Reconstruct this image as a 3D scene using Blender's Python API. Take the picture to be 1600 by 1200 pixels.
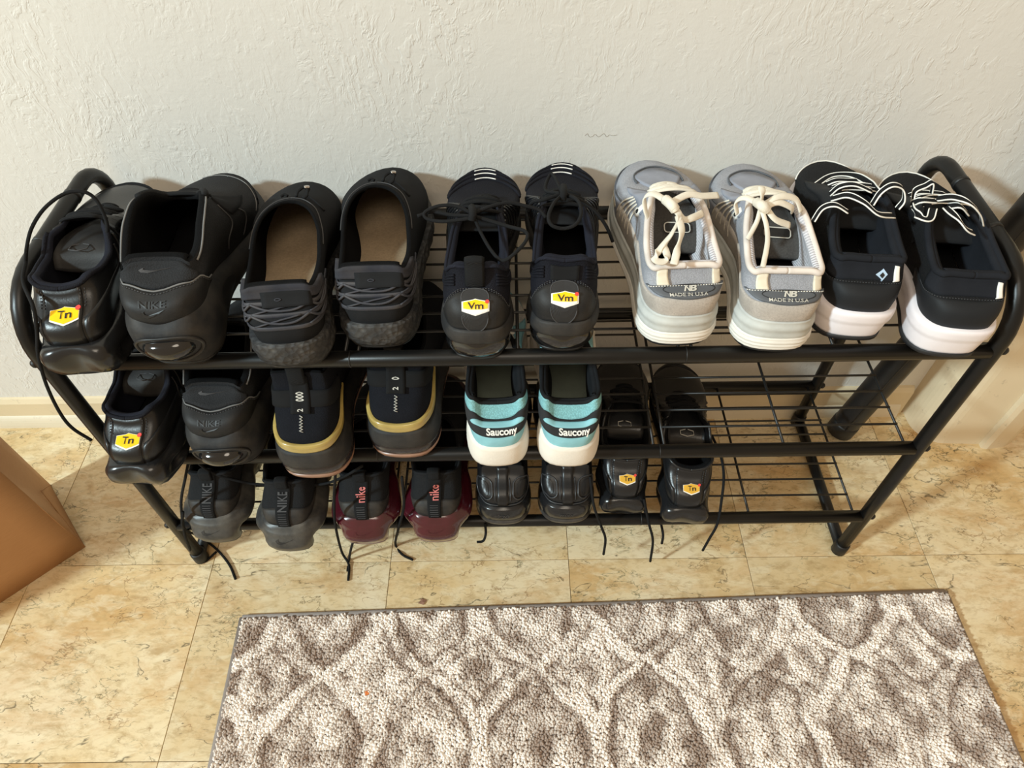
import bpy, math, random
import numpy as np
from mathutils import Matrix, Vector

random.seed(7)
RNG = np.random.default_rng(11)
for o in list(bpy.data.objects):
    bpy.data.objects.remove(o, do_unlink=True)
SC = bpy.context.scene
COL = SC.collection

# ------------------------------------------------------------------ camera
CAM_POS = Vector((0.8257, -0.5267, 1.1239))
PITCH, ROLL, YAW, FPX = 0.88698, -0.01752, -0.00547, 1097.2
fw = Vector((math.sin(YAW) * math.cos(PITCH), math.cos(YAW) * math.cos(PITCH), -math.sin(PITCH)))
rt = Vector((math.cos(YAW), -math.sin(YAW), 0))
up = rt.cross(fw)
r2 = rt * math.cos(ROLL) + up * math.sin(ROLL)
u2 = -rt * math.sin(ROLL) + up * math.cos(ROLL)
cam_d = bpy.data.cameras.new('camera')
cam_d.sensor_fit = 'HORIZONTAL'
cam_d.sensor_width = 36.0
cam_d.lens = FPX / 1600 * 36.0
cam_d.clip_start = 0.02
cam = bpy.data.objects.new('camera', cam_d)
COL.objects.link(cam)
mw = Matrix((r2, u2, -fw)).transposed().to_4x4()
mw.translation = CAM_POS
cam.matrix_world = mw
SC.camera = cam

# ------------------------------------------------------------------ light
world = bpy.data.worlds.new('room_ambient')
SC.world = world
world.use_nodes = True
bg = world.node_tree.nodes['Background']
bg.inputs[0].default_value = (1.0, 0.735, 0.47, 1)
bg.inputs[1].default_value = 0.60


def area(name, loc, target, size, power, color, shape='DISK'):
    d = bpy.data.lights.new(name, 'AREA')
    d.shape = shape
    d.size = size
    d.energy = power
    d.color = color
    o = bpy.data.objects.new(name, d)
    COL.objects.link(o)
    o.location = loc
    o.rotation_euler = (Vector(target) - Vector(loc)).to_track_quat('-Z', 'Y').to_euler()
    return o


area('window_daylight', (-3.25, -2.40, 3.45), (0.85, 0.1, 0.25), 0.42, 335, (0.78, 0.97, 1.02))
area('ceiling_lamp', (0.75, -1.2, 2.38), (0.85, 0.1, 0.4), 0.9, 15, (1.0, 0.88, 0.72))

SC.view_settings.view_transform = 'Standard'
SC.view_settings.look = 'None'
SC.view_settings.gamma = 1.0
SC.view_settings.use_curve_mapping = False
SC.view_settings.exposure = -0.05


# ------------------------------------------------------------------ helpers
def srgb(r, g, b):
    f = lambda c: (c / 255 / 12.92) if c / 255 <= 0.04045 else ((c / 255 + 0.055) / 1.055) ** 2.4
    return (f(r), f(g), f(b), 1)


class NT:
    """small node-tree writer"""
    def __init__(self, name):
        self.m = bpy.data.materials.new(name)
        self.m.use_nodes = True
        self.t = self.m.node_tree
        self.p = self.t.nodes['Principled BSDF']

    def n(self, typ, **kw):
        nd = self.t.nodes.new(typ)
        for k, v in kw.items():
            if k.startswith('i_'):
                nd.inputs[k[2:].replace('_', ' ')].default_value = v
            else:
                setattr(nd, k, v)
        return nd

    def l(self, a, b):
        self.t.links.new(a, b)

    def noise(self, vec, scale, detail=3, rough=.5, dist=0.0):
        nd = self.n('ShaderNodeTexNoise')
        nd.inputs['Scale'].default_value = scale
        nd.inputs['Detail'].default_value = detail
        nd.inputs['Roughness'].default_value = rough
        nd.inputs['Distortion'].default_value = dist
        self.l(vec, nd.inputs['Vector'])
        return nd.outputs['Fac']

    def ramp(self, fac, stops, interp='LINEAR'):
        nd = self.n('ShaderNodeValToRGB')
        cr = nd.color_ramp
        cr.interpolation = interp
        while len(cr.elements) < len(stops):
            cr.elements.new(0.5)
        for e, (p, c) in zip(cr.elements, stops):
            e.position = p
            e.color = c if len(c) == 4 else (*c, 1)
        self.l(fac, nd.inputs[0])
        return nd.outputs[0]

    def mix(self, fac, a, b):
        nd = self.n('ShaderNodeMix', data_type='RGBA')
        if isinstance(fac, (int, float)):
            nd.inputs[0].default_value = fac
        else:
            self.l(fac, nd.inputs[0])
        for v, i in ((a, 6), (b, 7)):
            if isinstance(v, (tuple, list)):
                nd.inputs[i].default_value = v
            else:
                self.l(v, nd.inputs[i])
        return nd.outputs[2]

    def math(self, op, a, b=None):
        nd = self.n('ShaderNodeMath', operation=op)
        for v, i in ((a, 0), (b, 1)):
            if v is None:
                continue
            if isinstance(v, (int, float)):
                nd.inputs[i].default_value = v
            else:
                self.l(v, nd.inputs[i])
        return nd.outputs[0]

    def bump(self, h, strength, dist):
        nd = self.n('ShaderNodeBump')
        nd.inputs['Strength'].default_value = strength
        nd.inputs['Distance'].default_value = dist
        self.l(h, nd.inputs['Height'])
        self.l(nd.outputs[0], self.p.inputs['Normal'])
        return nd


MATS = {}


def mat(name, col, rough=.6, metal=0.0, spec=.5, tex=None, ts=900, tb=.4, var=.12, vs=40, dust=None, dust_amt=0.0, coat=0.0,
        sheen=0.0, trans=0.0, ior=1.45, dist=.0006):
    """procedural surface: base colour with mottling, optional weave / grain / suede relief and worn-on dust"""
    if name in MATS:
        return MATS[name]
    k = NT(name)
    tc = k.n('ShaderNodeTexCoord').outputs['Object']
    p = k.p
    c = col if len(col) == 4 else (*col, 1)
    nz = k.noise(tc, vs, 3)
    dark = tuple(x * (1 - var) for x in c[:3]) + (1,)
    lite = tuple(min(1, x * (1 + var)) for x in c[:3]) + (1,)
    cc = k.ramp(nz, [(.3, dark), (.7, lite)])
    if dust is not None:
        dn = k.noise(tc, 22, 5, .65)
        df = k.ramp(dn, [(.38, (0, 0, 0, 1)), (.68, (dust_amt,) * 3 + (1,))])
        cc = k.mix(df, cc, dust)
    h = None
    if tex == 'mesh':
        v = k.n('ShaderNodeTexVoronoi')
        v.inputs['Scale'].default_value = ts
        k.l(tc, v.inputs['Vector'])
        h = v.outputs['Distance']
        cc = k.mix(k.ramp(h, [(.15, (.0, .0, .0, 1)), (.6, (.45, .45, .45, 1))]), cc, tuple(x * .45 for x in c[:3]) + (1,))
    elif tex == 'rib':
        w = k.n('ShaderNodeTexWave', wave_type='BANDS', bands_direction='Z')
        w.inputs['Scale'].default_value = ts
        w.inputs['Distortion'].default_value = .6
        k.l(tc, w.inputs['Vector'])
        h = w.outputs['Fac']
        cc = k.mix(k.ramp(h, [(.0, (.55,) * 3 + (1,)), (.5, (0, 0, 0, 1))]), cc, tuple(x * .5 for x in c[:3]) + (1,))
    elif tex == 'riby':
        w = k.n('ShaderNodeTexWave', wave_type='BANDS', bands_direction='Y')
        w.inputs['Scale'].default_value = ts
        w.inputs['Distortion'].default_value = .5
        k.l(tc, w.inputs['Vector'])
        h = w.outputs['Fac']
        cc = k.mix(k.ramp(h, [(.0, (.5,) * 3 + (1,)), (.5, (0, 0, 0, 1))]), cc, tuple(x * .5 for x in c[:3]) + (1,))
    elif tex == 'grain':
        h = k.noise(tc, ts, 4, .6)
    elif tex == 'suede':
        h = k.noise(tc, ts, 6, .8)
        cc = k.mix(k.ramp(h, [(.35, (.6,) * 3 + (1,)), (.6, (0, 0, 0, 1))]), cc, tuple(x * .6 for x in c[:3]) + (1,))
    if h is not None:
        k.bump(h, tb, dist)
    k.l(cc, p.inputs['Base Color'])
    p.inputs['Roughness'].default_value = rough
    p.inputs['Metallic'].default_value = metal
    p.inputs['Specular IOR Level'].default_value = spec
    p.inputs['Coat Weight'].default_value = coat
    p.inputs['Coat Roughness'].default_value = .12
    p.inputs['Sheen Weight'].default_value = sheen
    p.inputs['Transmission Weight'].default_value = trans
    p.inputs['IOR'].default_value = ior
    MATS[name] = k.m
    return k.m


def link(name, me, parent=None, m=None, smooth=True):
    if m is not None and not me.materials:
        me.materials.append(m)
    if smooth:
        me.polygons.foreach_set('use_smooth', [True] * len(me.polygons))
    o = bpy.data.objects.new(name, me)
    COL.objects.link(o)
    o.parent = parent
    return o


def mk(name, V, F, m, parent=None, smooth=True):
    me = bpy.data.meshes.new(name)
    me.from_pydata([tuple(map(float, v)) for v in V], [], F)
    me.update()
    return link(name, me, parent, m, smooth)


def tag(o, label=None, cat=None, group=None, kind=None):
    for k, v in (('label', label), ('category', cat), ('group', group), ('kind', kind)):
        if v:
            o[k] = v
    return o


def empty(name, loc=(0, 0, 0), rot=(0, 0, 0)):
    o = bpy.data.objects.new(name, None)
    o.empty_display_size = .02
    COL.objects.link(o)
    o.location = loc
    o.rotation_euler = rot
    return o


def catmull(pts, n=8, closed=False):
    P = np.array(pts, float)
    if closed:
        Q = np.vstack([P[-1], P, P[0], P[1]])
    else:
        Q = np.vstack([2 * P[0] - P[1], P, 2 * P[-1] - P[-2]])
    out = []
    for i in range(1, len(Q) - 2):
        p0, p1, p2, p3 = Q[i - 1], Q[i], Q[i + 1], Q[i + 2]
        for k in range(n):
            t = k / n
            out.append(.5 * ((2 * p1) + (-p0 + p2) * t + (2 * p0 - 5 * p1 + 4 * p2 - p3) * t * t + (-p0 + 3 * p1 - 3 * p2 + p3) * t ** 3))
    if not closed:
        out.append(P[-1])
    return np.array(out)


def tube_geo(P, r, n=8, flat=1.0, side=None, closed=False, cap=True, r_end=None):
    """tube along points P; flat<1 squashes the section along the second frame axis (a ribbon); side = fixed width direction"""
    P = np.array(P, float)
    T = np.gradient(P, axis=0)
    if closed:
        T = np.roll(P, -1, 0) - np.roll(P, 1, 0)
    T /= np.maximum(np.linalg.norm(T, axis=1, keepdims=True), 1e-9)
    A = np.zeros_like(P)
    a = np.array(side if side is not None else ([0, 0, 1] if abs(T[0][2]) < .9 else [1, 0, 0]), float)
    for i in range(len(P)):
        if side is not None:
            a = np.array(side, float)
        a = a - T[i] * (a @ T[i])
        nn = np.linalg.norm(a)
        a = a / nn if nn > 1e-6 else np.array([1., 0, 0])
        A[i] = a
    B = np.cross(T, A)
    V, F = [], []
    R = np.full(len(P), r) if np.isscalar(r) else np.array(r)
    for i in range(len(P)):
        for k in range(n):
            th = 2 * math.pi * k / n
            V.append(P[i] + A[i] * R[i] * math.cos(th) + B[i] * R[i] * flat * math.sin(th))
    m = len(P)
    for i in range(m if closed else m - 1):
        j = (i + 1) % m
        for k in range(n):
            F.append((i * n + k, i * n + (k + 1) % n, j * n + (k + 1) % n, j * n + k))
    if cap and not closed:
        F.append(tuple(range(n - 1, -1, -1)))
        F.append(tuple((m - 1) * n + k for k in range(n)))
    return V, F


def tube(name, P, r, m, parent=None, **kw):
    V, F = tube_geo(P, r, **kw)
    return mk(name, V, F, m, parent)


def box_geo(x0, x1, y0, y1, z0, z1, bev=0.0):
    if bev <= 0:
        V = [(x, y, z) for z in (z0, z1) for y in (y0, y1) for x in (x0, x1)]
        return V, [(0, 2, 3, 1), (4, 5, 7, 6), (0, 1, 5, 4), (2, 6, 7, 3), (0, 4, 6, 2), (1, 3, 7, 5)]
    b = bev
    V = [(x0, y0, z0), (x1, y0, z0), (x1, y1, z0), (x0, y1, z0),
         (x0, y0, z1 - b), (x1, y0, z1 - b), (x1, y1, z1 - b), (x0, y1, z1 - b),
         (x0 + b, y0 + b, z1), (x1 - b, y0 + b, z1), (x1 - b, y1 - b, z1), (x0 + b, y1 - b, z1)]
    F = [(3, 2, 1, 0), (8, 9, 10, 11)]
    for a in (0, 4):
        for i in range(4):
            j = (i + 1) % 4
            F.append((a + i, a + j, a + 4 + j, a + 4 + i))
    return V, F


def extrude_profile(name, prof, x0, x1, m, parent=None, nseg=1, smooth=False):
    """prof: closed list of (y,z), extruded along x"""
    n = len(prof)
    V, F = [], []
    for s in range(nseg + 1):
        x = x0 + (x1 - x0) * s / nseg
        V += [(x, y, z) for y, z in prof]
    for s in range(nseg):
        for k in range(n):
            F.append((s * n + k, s * n + (k + 1) % n, (s + 1) * n + (k + 1) % n, (s + 1) * n + k))
    F.append(tuple(range(n - 1, -1, -1)))
    F.append(tuple(nseg * n + k for k in range(n)))
    return mk(name, V, F, m, parent, smooth)


# ------------------------------------------------------------------ surface materials
def wall_material():
    k = NT('wall_plaster')
    tc = k.n('ShaderNodeTexCoord').outputs['Object']
    n1 = k.noise(tc, 1.6, 2)
    c = k.ramp(n1, [(.3, srgb(217, 215, 209)), (.7, srgb(222, 220, 215))])
    k.l(c, k.p.inputs['Base Color'])
    k.p.inputs['Roughness'].default_value = .62
    k.p.inputs['Specular IOR Level'].default_value = .3
    # brushed-on plaster: short broken curling strokes over a soft stipple
    warp = k.n('ShaderNodeTexNoise')
    warp.inputs['Scale'].default_value = 16
    warp.inputs['Detail'].default_value = 2
    k.l(tc, warp.inputs['Vector'])
    vm = k.n('ShaderNodeVectorMath', operation='SCALE')
    k.l(warp.outputs['Color'], vm.inputs[0])
    vm.inputs['Scale'].default_value = .05
    va = k.n('ShaderNodeVectorMath', operation='ADD')
    k.l(tc, va.inputs[0])
    k.l(vm.outputs[0], va.inputs[1])
    tot = None
    for rot, sc_, seed in ((.7, (95, 95, 34), 0.0), (-.6, (90, 90, 30), 3.1), (.1, (70, 70, 55), 7.7)):
        mp = k.n('ShaderNodeMapping')
        mp.inputs['Rotation'].default_value = (0, rot, 0)
        mp.inputs['Location'].default_value = (seed, seed, seed)
        mp.inputs['Scale'].default_value = sc_
        k.l(va.outputs[0], mp.inputs['Vector'])
        na = k.noise(mp.outputs[0], 1.0, 3, .6)
        r = k.ramp(na, [(.52, (0, 0, 0, 1)), (.60, (.8,) * 3 + (1,)), (.70, (1, 1, 1, 1))])
        mk_ = k.ramp(k.noise(tc, 7 + seed, 2), [(.44, (.08,) * 3 + (1,)), (.60, (1, 1, 1, 1))])
        r = k.math('MULTIPLY', r, mk_)
        tot = r if tot is None else k.math('MAXIMUM', tot, r)
    big = k.ramp(k.noise(tc, 2.6, 2), [(.36, (.35,) * 3 + (1,)), (.60, (1, 1, 1, 1))])
    tot = k.math('MULTIPLY', tot, big)
    st = k.noise(tc, 170, 4, .6)
    st2 = k.noise(tc, 60, 3, .5)
    h = k.math('ADD', tot, k.math('MULTIPLY', st, .45))
    h = k.math('ADD', h, k.math('MULTIPLY', st2, .5))
    k.bump(h, .42, .0014)
    return k.m


def paint(name, c, dirt=.25):
    k = NT(name)
    tc = k.n('ShaderNodeTexCoord').outputs['Object']
    base = k.ramp(k.noise(tc, 9, 3), [(.3, tuple(x * .93 for x in c[:3]) + (1,)), (.7, c)])
    sm = k.ramp(k.noise(tc, 55, 5, .7, .5), [(.62, (0, 0, 0, 1)), (.72, (dirt,) * 3 + (1,))])
    base = k.mix(sm, base, srgb(88, 66, 44))
    k.l(base, k.p.inputs['Base Color'])
    k.p.inputs['Roughness'].default_value = .5
    k.bump(k.noise(tc, 60, 3), .12, .002)
    return k.m


def floor_material():
    k = NT('marbled_vinyl')
    tco = k.n('ShaderNodeTexCoord').outputs['Object']
    oi = k.n('ShaderNodeObjectInfo')
    sc = k.n('ShaderNodeVectorMath', operation='SCALE')
    cx = k.n('ShaderNodeCombineXYZ')
    k.l(oi.outputs['Random'], cx.inputs[0])
    k.l(k.math('MULTIPLY', oi.outputs['Random'], 7.3), cx.inputs[1])
    k.l(k.math('MULTIPLY', oi.outputs['Random'], 3.1), cx.inputs[2])
    k.l(cx.outputs[0], sc.inputs[0])
    sc.inputs['Scale'].default_value = 6
    ad = k.n('ShaderNodeVectorMath', operation='ADD')
    k.l(tco, ad.inputs[0])
    k.l(sc.outputs[0], ad.inputs[1])
    tc = ad.outputs[0]
    mp = k.n('ShaderNodeMapping')
    mp.inputs['Rotation'].default_value = (0, 0, .7)
    mp.inputs['Scale'].default_value = (1, 2.1, 1)
    k.l(tc, mp.inputs['Vector'])
    st = mp.outputs[0]
    big = k.noise(tc, 3.2, 6, .60, .5)
    c = k.ramp(big, [(.26, srgb(194, 156, 102)), (.40, srgb(214, 188, 142)), (.52, srgb(223, 205, 168)), (.70, srgb(229, 216, 188))])
    # orange-brown clouding
    cl = k.ramp(k.noise(st, 5, 8, .72, .6), [(.49, (0, 0, 0, 1)), (.70, (.75,) * 3 + (1,))])
    c = k.mix(cl, c, srgb(188, 142, 82))
    # pale flakes with ragged borders
    pl = k.ramp(k.noise(st, 20, 6, .62, .6), [(.52, (0, 0, 0, 1)), (.64, (.5,) * 3 + (1,))])
    c = k.mix(pl, c, srgb(229, 216, 184))
    md = k.ramp(k.noise(st, 22, 8, .74, .4), [(.52, (0, 0, 0, 1)), (.68, (.55,) * 3 + (1,))])
    c = k.mix(md, c, srgb(162, 130, 82))
    sp_ = k.ramp(k.noise(st, 60, 5, .6, .5), [(.50, (0, 0, 0, 1)), (.66, (.42,) * 3 + (1,))])
    c = k.mix(sp_, c, srgb(172, 144, 98))
    # veins: thin dark lines where a warped noise crosses its middle, broken up
    for sc_, wd, amt, bs, lo, colr in ((5, .0024, .85, 14, .48, srgb(66, 60, 42)), (11, .0034, .75, 18, .51, srgb(92, 76, 46)),
                                      (24, .007, .7, 15, .55, srgb(76, 82, 58)), (8, .0030, .65, 12, .49, srgb(128, 90, 48))):
        nz = k.noise(st, sc_, 5, .56, .4)
        v = k.math('ABSOLUTE', k.math('SUBTRACT', nz, .5))
        v = k.ramp(v, [(0, (1, 1, 1, 1)), (wd, (.65,) * 3 + (1,)), (wd * 2.4, (0, 0, 0, 1))])
        b = k.ramp(k.noise(tc, bs, 3), [(lo, (0, 0, 0, 1)), (lo + .08, (amt,) * 3 + (1,))])
        c = k.mix(k.math('MULTIPLY', v, b), c, colr)
    fl = k.ramp(k.noise(st, 95, 3, .5), [(.685, (0, 0, 0, 1)), (.72, (.7,) * 3 + (1,))])
    bl = k.ramp(k.noise(tc, 6, 2), [(.48, (0, 0, 0, 1)), (.60, (1, 1, 1, 1))])
    c = k.mix(k.math('MULTIPLY', fl, bl), c, srgb(70, 58, 38))
    hs = k.n('ShaderNodeHueSaturation')
    k.l(c, hs.inputs['Color'])
    k.l(k.math('ADD', k.math('MULTIPLY', oi.outputs['Random'], .10), .93), hs.inputs['Value'])
    k.l(hs.outputs[0], k.p.inputs['Base Color'])
    k.p.inputs['Roughness'].default_value = .42
    k.p.inputs['Specular IOR Level'].default_value = .35
    k.bump(k.noise(tc, 30, 3), .08, .003)
    return k.m


M_WALL = wall_material()
M_BASE = paint('cream_trim_paint', srgb(222, 205, 172))
M_SHOEMOULD = paint('white_trim_paint', srgb(226, 216, 194))
M_JAMB = paint('cream_jamb_paint', srgb(222, 206, 176), .35)
M_FLOOR = floor_material()
M_GROUT = mat('floor_joint', srgb(88, 66, 38), .9, tex='grain', ts=300)

# ------------------------------------------------------------------ the setting
YW = .311
XR = 1.600
w = mk('wall_back', *box_geo(-1.3, XR + .05, YW, YW + .08, 0, 2.4), M_WALL, smooth=False)
tag(w, 'cream plastered wall with brushed ridges behind the shoe rack', 'wall', kind='structure')
fb = mk('floor', *box_geo(-1.3, 2.74, -1.25, .92, -.03, -.0035), M_GROUT, smooth=False)
tag(fb, 'yellow marbled vinyl tile floor', 'floor', kind='structure')
TL = .3048
tile_me = None
for j in range(-4, 3):
    for i in range(-4, 9):
        if j >= 1 and i < 5:
            continue
        if tile_me is None:
            g = .0004
            V, F = box_geo(g, TL - g, g, TL - g, -.0036, 0, .0005)
            tile_me = bpy.data.meshes.new('tile')
            tile_me.from_pydata(V, [], F)
            tile_me.materials.append(M_FLOOR)
        o = bpy.data.objects.new('tile', tile_me)
        COL.objects.link(o)
        o.parent = fb
        o.location = (i * TL, j * TL, 0)

# baseboard with a bevelled top and quarter-round moulding at its foot
bb = extrude_profile('baseboard_back', [(YW + .002, 0), (YW - .010, 0), (YW - .010, .066), (YW - .005, .075), (YW + .002, .077)], -1.3, XR - .012, M_BASE)
tag(bb, 'cream painted baseboard along the plastered wall', 'baseboard', kind='structure')
qr = [(YW - .0095, 0)] + [(YW - .0095 - .0085 * math.cos(a), .030 * math.sin(a)) for a in np.linspace(0, math.pi / 2, 7)]
tr = extrude_profile('trim_1', qr, -1.3, XR - .022, M_SHOEMOULD, smooth=False)
tag(tr, 'white quarter round moulding at the foot of the baseboard', 'trim', kind='structure')

# rounded wall end to the right of the rack, with the door casing beyond it
def plan_prism(name, plan, z0, z1, m, parent=None, smooth=False):
    n = len(plan)
    V = [(x, y, z0) for x, y in plan] + [(x, y, z1) for x, y in plan]
    F = [(k, (k + 1) % n, n + (k + 1) % n, n + k) for k in range(n)] + [tuple(range(n - 1, -1, -1)), tuple(range(n, 2 * n))]
    return mk(name, V, F, m, parent, smooth)

rr_ = .055
arc = [(XR + rr_ - rr_ * math.cos(a) - .004, .228 + rr_ - rr_ * math.sin(a)) for a in np.linspace(0, math.pi / 2, 12)]
jam = plan_prism('wall_right', [(XR - .004, YW + .08)] + arc + [(1.712, .226), (1.712, YW + .08)], 0, 2.4, M_JAMB)
tag(jam, 'cream painted rounded wall end beside the leaning black tube', 'wall', kind='structure')
cas = plan_prism('trim_2', [(1.7122, .40), (1.7122, .2165), (1.722, .2135), (1.757, .219), (1.770, .225), (1.770, .236), (1.815, .256), (1.815, .40)], 0, 2.1, M_JAMB)
tag(cas, 'cream door casing standing on the tiles', 'door casing', kind='structure')
w2 = mk('wall_side', *box_geo(1.8155, 2.74, .45, .53, 0, 2.4), M_JAMB, smooth=False)
tag(w2, 'cream wall past the door casing', 'wall', kind='structure')
# pencilled scribble on the plaster
M_PENCIL = mat('pencil', srgb(150, 141, 128), .8)
SCR = [(.923, .6124), (.9261, .6151), (.929, .6104), (.9332, .6113), (.9363, .614), (.9409, .6102), (.9448, .6129), (.948, .6148), (.9518, .61), (.955, .6128), (.9593, .6118), (.9651, .6126)]
tube('pencil_mark', catmull([(x, YW - .0002, z) for x, z in SCR], 4), 0.00025, M_PENCIL, w, n=4)

# ------------------------------------------------------------------ shoe rack
M_RACK = mat('black_powder_coat', (.006, .006, .006, 1), .36, spec=.38, tex='grain', ts=500, tb=.06, var=.15)
M_CAP = mat('black_plastic_cap', (.010, .010, .010, 1), .5, tex='grain', ts=300, tb=.1)
M_WIRE = mat('black_wire', (.011, .011, .011, 1), .4)
RACK = empty('shoe_rack', (.83, .15, 0))
tag(RACK, 'black metal three-tier shoe rack with wire shelves against the wall', 'shoe rack')
RX0, RX1, RYF, RYR = .283, 1.378, .010, .280
TZ = (.122, .315, .515)
TR = .0098


def rk(name, V, F, m, smooth=True, parent=RACK):
    V = [(v[0] - .83, v[1] - .15, v[2]) for v in V]
    return mk(name, V, F, m, parent, smooth)


for x in (RX0, RX1):
    pts = [(x, RYF, .022), (x, RYF, .2), (x, RYF, .40), (x, RYF, .535)]
    R_ = .072
    for a in np.linspace(0, math.pi / 2, 9)[1:]:
        pts.append((x, RYF + R_ - R_ * math.cos(a), .532 + R_ * math.sin(a)))
    R2 = .045
    for a in np.linspace(0, math.pi / 2, 8):
        pts.append((x, RYR - R2 + R2 * math.sin(a), .604 - R2 + R2 * math.cos(a)))
    pts += [(x, RYR, .45), (x, RYR, .2), (x, RYR, .014)]
    V, F = tube_geo(pts, TR, 14, side=(1, 0, 0))
    sf = rk('side_frame', V, F, M_RACK)
    V, F = tube_geo([(x, RYR + .004, .0145), (x, .15, .0145), (x, RYF + .006, .0145)], .0098, 12, flat=.75, side=(1, 0, 0))
    rk('foot_rail', V, F, M_RACK)
    for y in (RYF, RYR):
        V, F = tube_geo([(x, y, 0.0), (x, y, .003), (x, y, .026), (x, y, .028)], [.009, .0122, .0122, .0105], 14, side=(1, 0, 0))
        rk('foot_cap', V, F, M_CAP)
    # sleeve joints near the bends of the loop
    for y, z, d in ((RYF + .105, .604, 1), (RYR - .075, .604, 1)):
        V, F = tube_geo([(x, y - .003, z), (x, y + .003, z)], .0104, 14, side=(1, 0, 0))
        rk('joint_sleeve', V, F, M_CAP)
XJ = (.637, 1.0235)
WY = [.046 + .0296 * i for i in range(8)]
SECT = [(.300, .465, .630), (.645, .830, 1.016), (1.031, 1.195, 1.360)]
for z in TZ:
    for y in (RYF, RYR):
        zz = z if y == RYF else z - .004
        V, F = tube_geo([(RX0 + .006, y, zz), (.83, y, zz), (RX1 - .006, y, zz)], TR, 14, side=(0, 0, 1))
        bar = rk('cross_bar', V, F, M_RACK)
        for xj in XJ:
            V, F = tube_geo([(xj - .0008, y, zz), (xj + .0008, y, zz)], TR + .00035, 14, side=(0, 0, 1))
            rk('bar_joint', V, F, M_CAP)
        for x, sg in ((RX0, -1), (RX1, 1)):
            V, F = tube_geo([(x + sg * .009, y, zz), (x + sg * .0125, y, zz), (x + sg * .016, y, zz)], [.0055, .0058, .0035], 10)
            rk('bolt', V, F, M_CAP)
    for sct in SECT:
        for x in sct:
            V, F = tube_geo([(x, RYF, z + .0035), (x, .15, z + .0025), (x, RYR, z)], .0021, 6, side=(1, 0, 0))
            rk('wire', V, F, M_WIRE)
        for y in WY:
            zz = z + .0065
            V, F = tube_geo([(sct[0], y, zz), (sct[1], y, zz), (sct[2], y, zz)], .0017, 6)
            rk('wire', V, F, M_WIRE)

# ------------------------------------------------------------------ black tube leaning at the right
M_TUBE = mat('black_tube_plastic', (.011, .011, .0115, 1), .38, tex='grain', ts=200, tb=.05)
pole = empty('leaning_tube', (1.452, .256, .0))
tag(pole, 'thick black tube leaning in the corner behind the shoe rack', 'tube')
d = Vector((.080, -.004, .515)).normalized()
L_ = 1.02
ss = [0, .002, .006, .012, .05, .5, L_ - .01, L_]
rs = [.012, .019, .0225, .0240, .0245, .0245, .0245, .020]
b0 = Vector((0, 0, .006))
V, F = tube_geo([b0 + d * s for s in ss], rs, 20, side=(1, 0, 0))
mk('tube_body', V, F, M_TUBE, pole)
V, F = tube_geo([b0 + d * s + Vector((-.010, -.0205, 0.002)) for s in (.03, .3, .6, L_ - .02)], .0022, 6, side=(1, 0, 0))
mk('seam_ridge', V, F, M_TUBE, pole)
V, F = tube_geo([b0 + d * s for s in (.0, .004, .03, .034)], [.018, .0253, .0256, .0246], 20, side=(1, 0, 0))
mk('end_cap', V, F, M_CAP, pole)

# ------------------------------------------------------------------ kraft paper bag
def kraft():
    k = NT('kraft_paper')
    tc = k.n('ShaderNodeTexCoord').outputs['Object']
    n1 = k.noise(tc, 6, 3)
    c = k.ramp(n1, [(.3, srgb(176, 131, 88)), (.7, srgb(188, 143, 99))])
    mp = k.n('ShaderNodeMapping')
    mp.inputs['Scale'].default_value = (60, 60, 700)
    k.l(tc, mp.inputs['Vector'])
    fb_ = k.noise(mp.outputs[0], 1.0, 3)
    c = k.mix(k.ramp(fb_, [(.4, (0, 0, 0, 1)), (.75, (.22,) * 3 + (1,))]), c, srgb(150, 106, 66))
    k.l(c, k.p.inputs['Base Color'])
    k.p.inputs['Roughness'].default_value = .75
    k.bump(k.noise(tc, 22, 3), .15, .004)
    return k.m

M_KRAFT = kraft()
bag = empty('paper_bag', (.0713, .0339, 0))
tag(bag, 'brown kraft paper bag standing on the tiles', 'bag')
u = np.array([-.722, -.692, 0]); wv = np.array([-.663, .748, 0])
WB, DB, HB = .34, .170, .40


def sheet(name, rows, m, parent, th=.0009):
    """rows: grid of 3d points; thin paper sheet with thickness"""
    G = np.array(rows, float)
    a, b = G.shape[:2]
    du = np.gradient(G, axis=0); dv = np.gradient(G, axis=1)
    N = np.cross(du, dv); N /= np.maximum(np.linalg.norm(N, axis=2, keepdims=True), 1e-9)
    V = np.vstack([(G + N * th / 2).reshape(-1, 3), (G - N * th / 2).reshape(-1, 3)])
    F = []
    ofs = a * b
    for i in range(a - 1):
        for j in range(b - 1):
            q = (i * b + j, (i + 1) * b + j, (i + 1) * b + j + 1, i * b + j + 1)
            F.append(q); F.append(tuple(x + ofs for x in q[::-1]))
    ring = [i * b for i in range(a)] + [(a - 1) * b + j for j in range(1, b)] + [i * b + b - 1 for i in range(a - 2, -1, -1)] + [j for j in range(b - 2, 0, -1)]
    for x, y in zip(ring, ring[1:] + ring[:1]):
        F.append((y, x, x + ofs, y + ofs))
    return mk(name, V, F, m, parent, True)


def bagp(s, dd, h):
    """s along the wide face, dd depth, h height"""
    lean = .02 * (h / HB)
    return u * s + wv * dd + np.array([0, 0, h]) + u * lean * (1 if s < WB / 2 else -1) * .3


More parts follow.
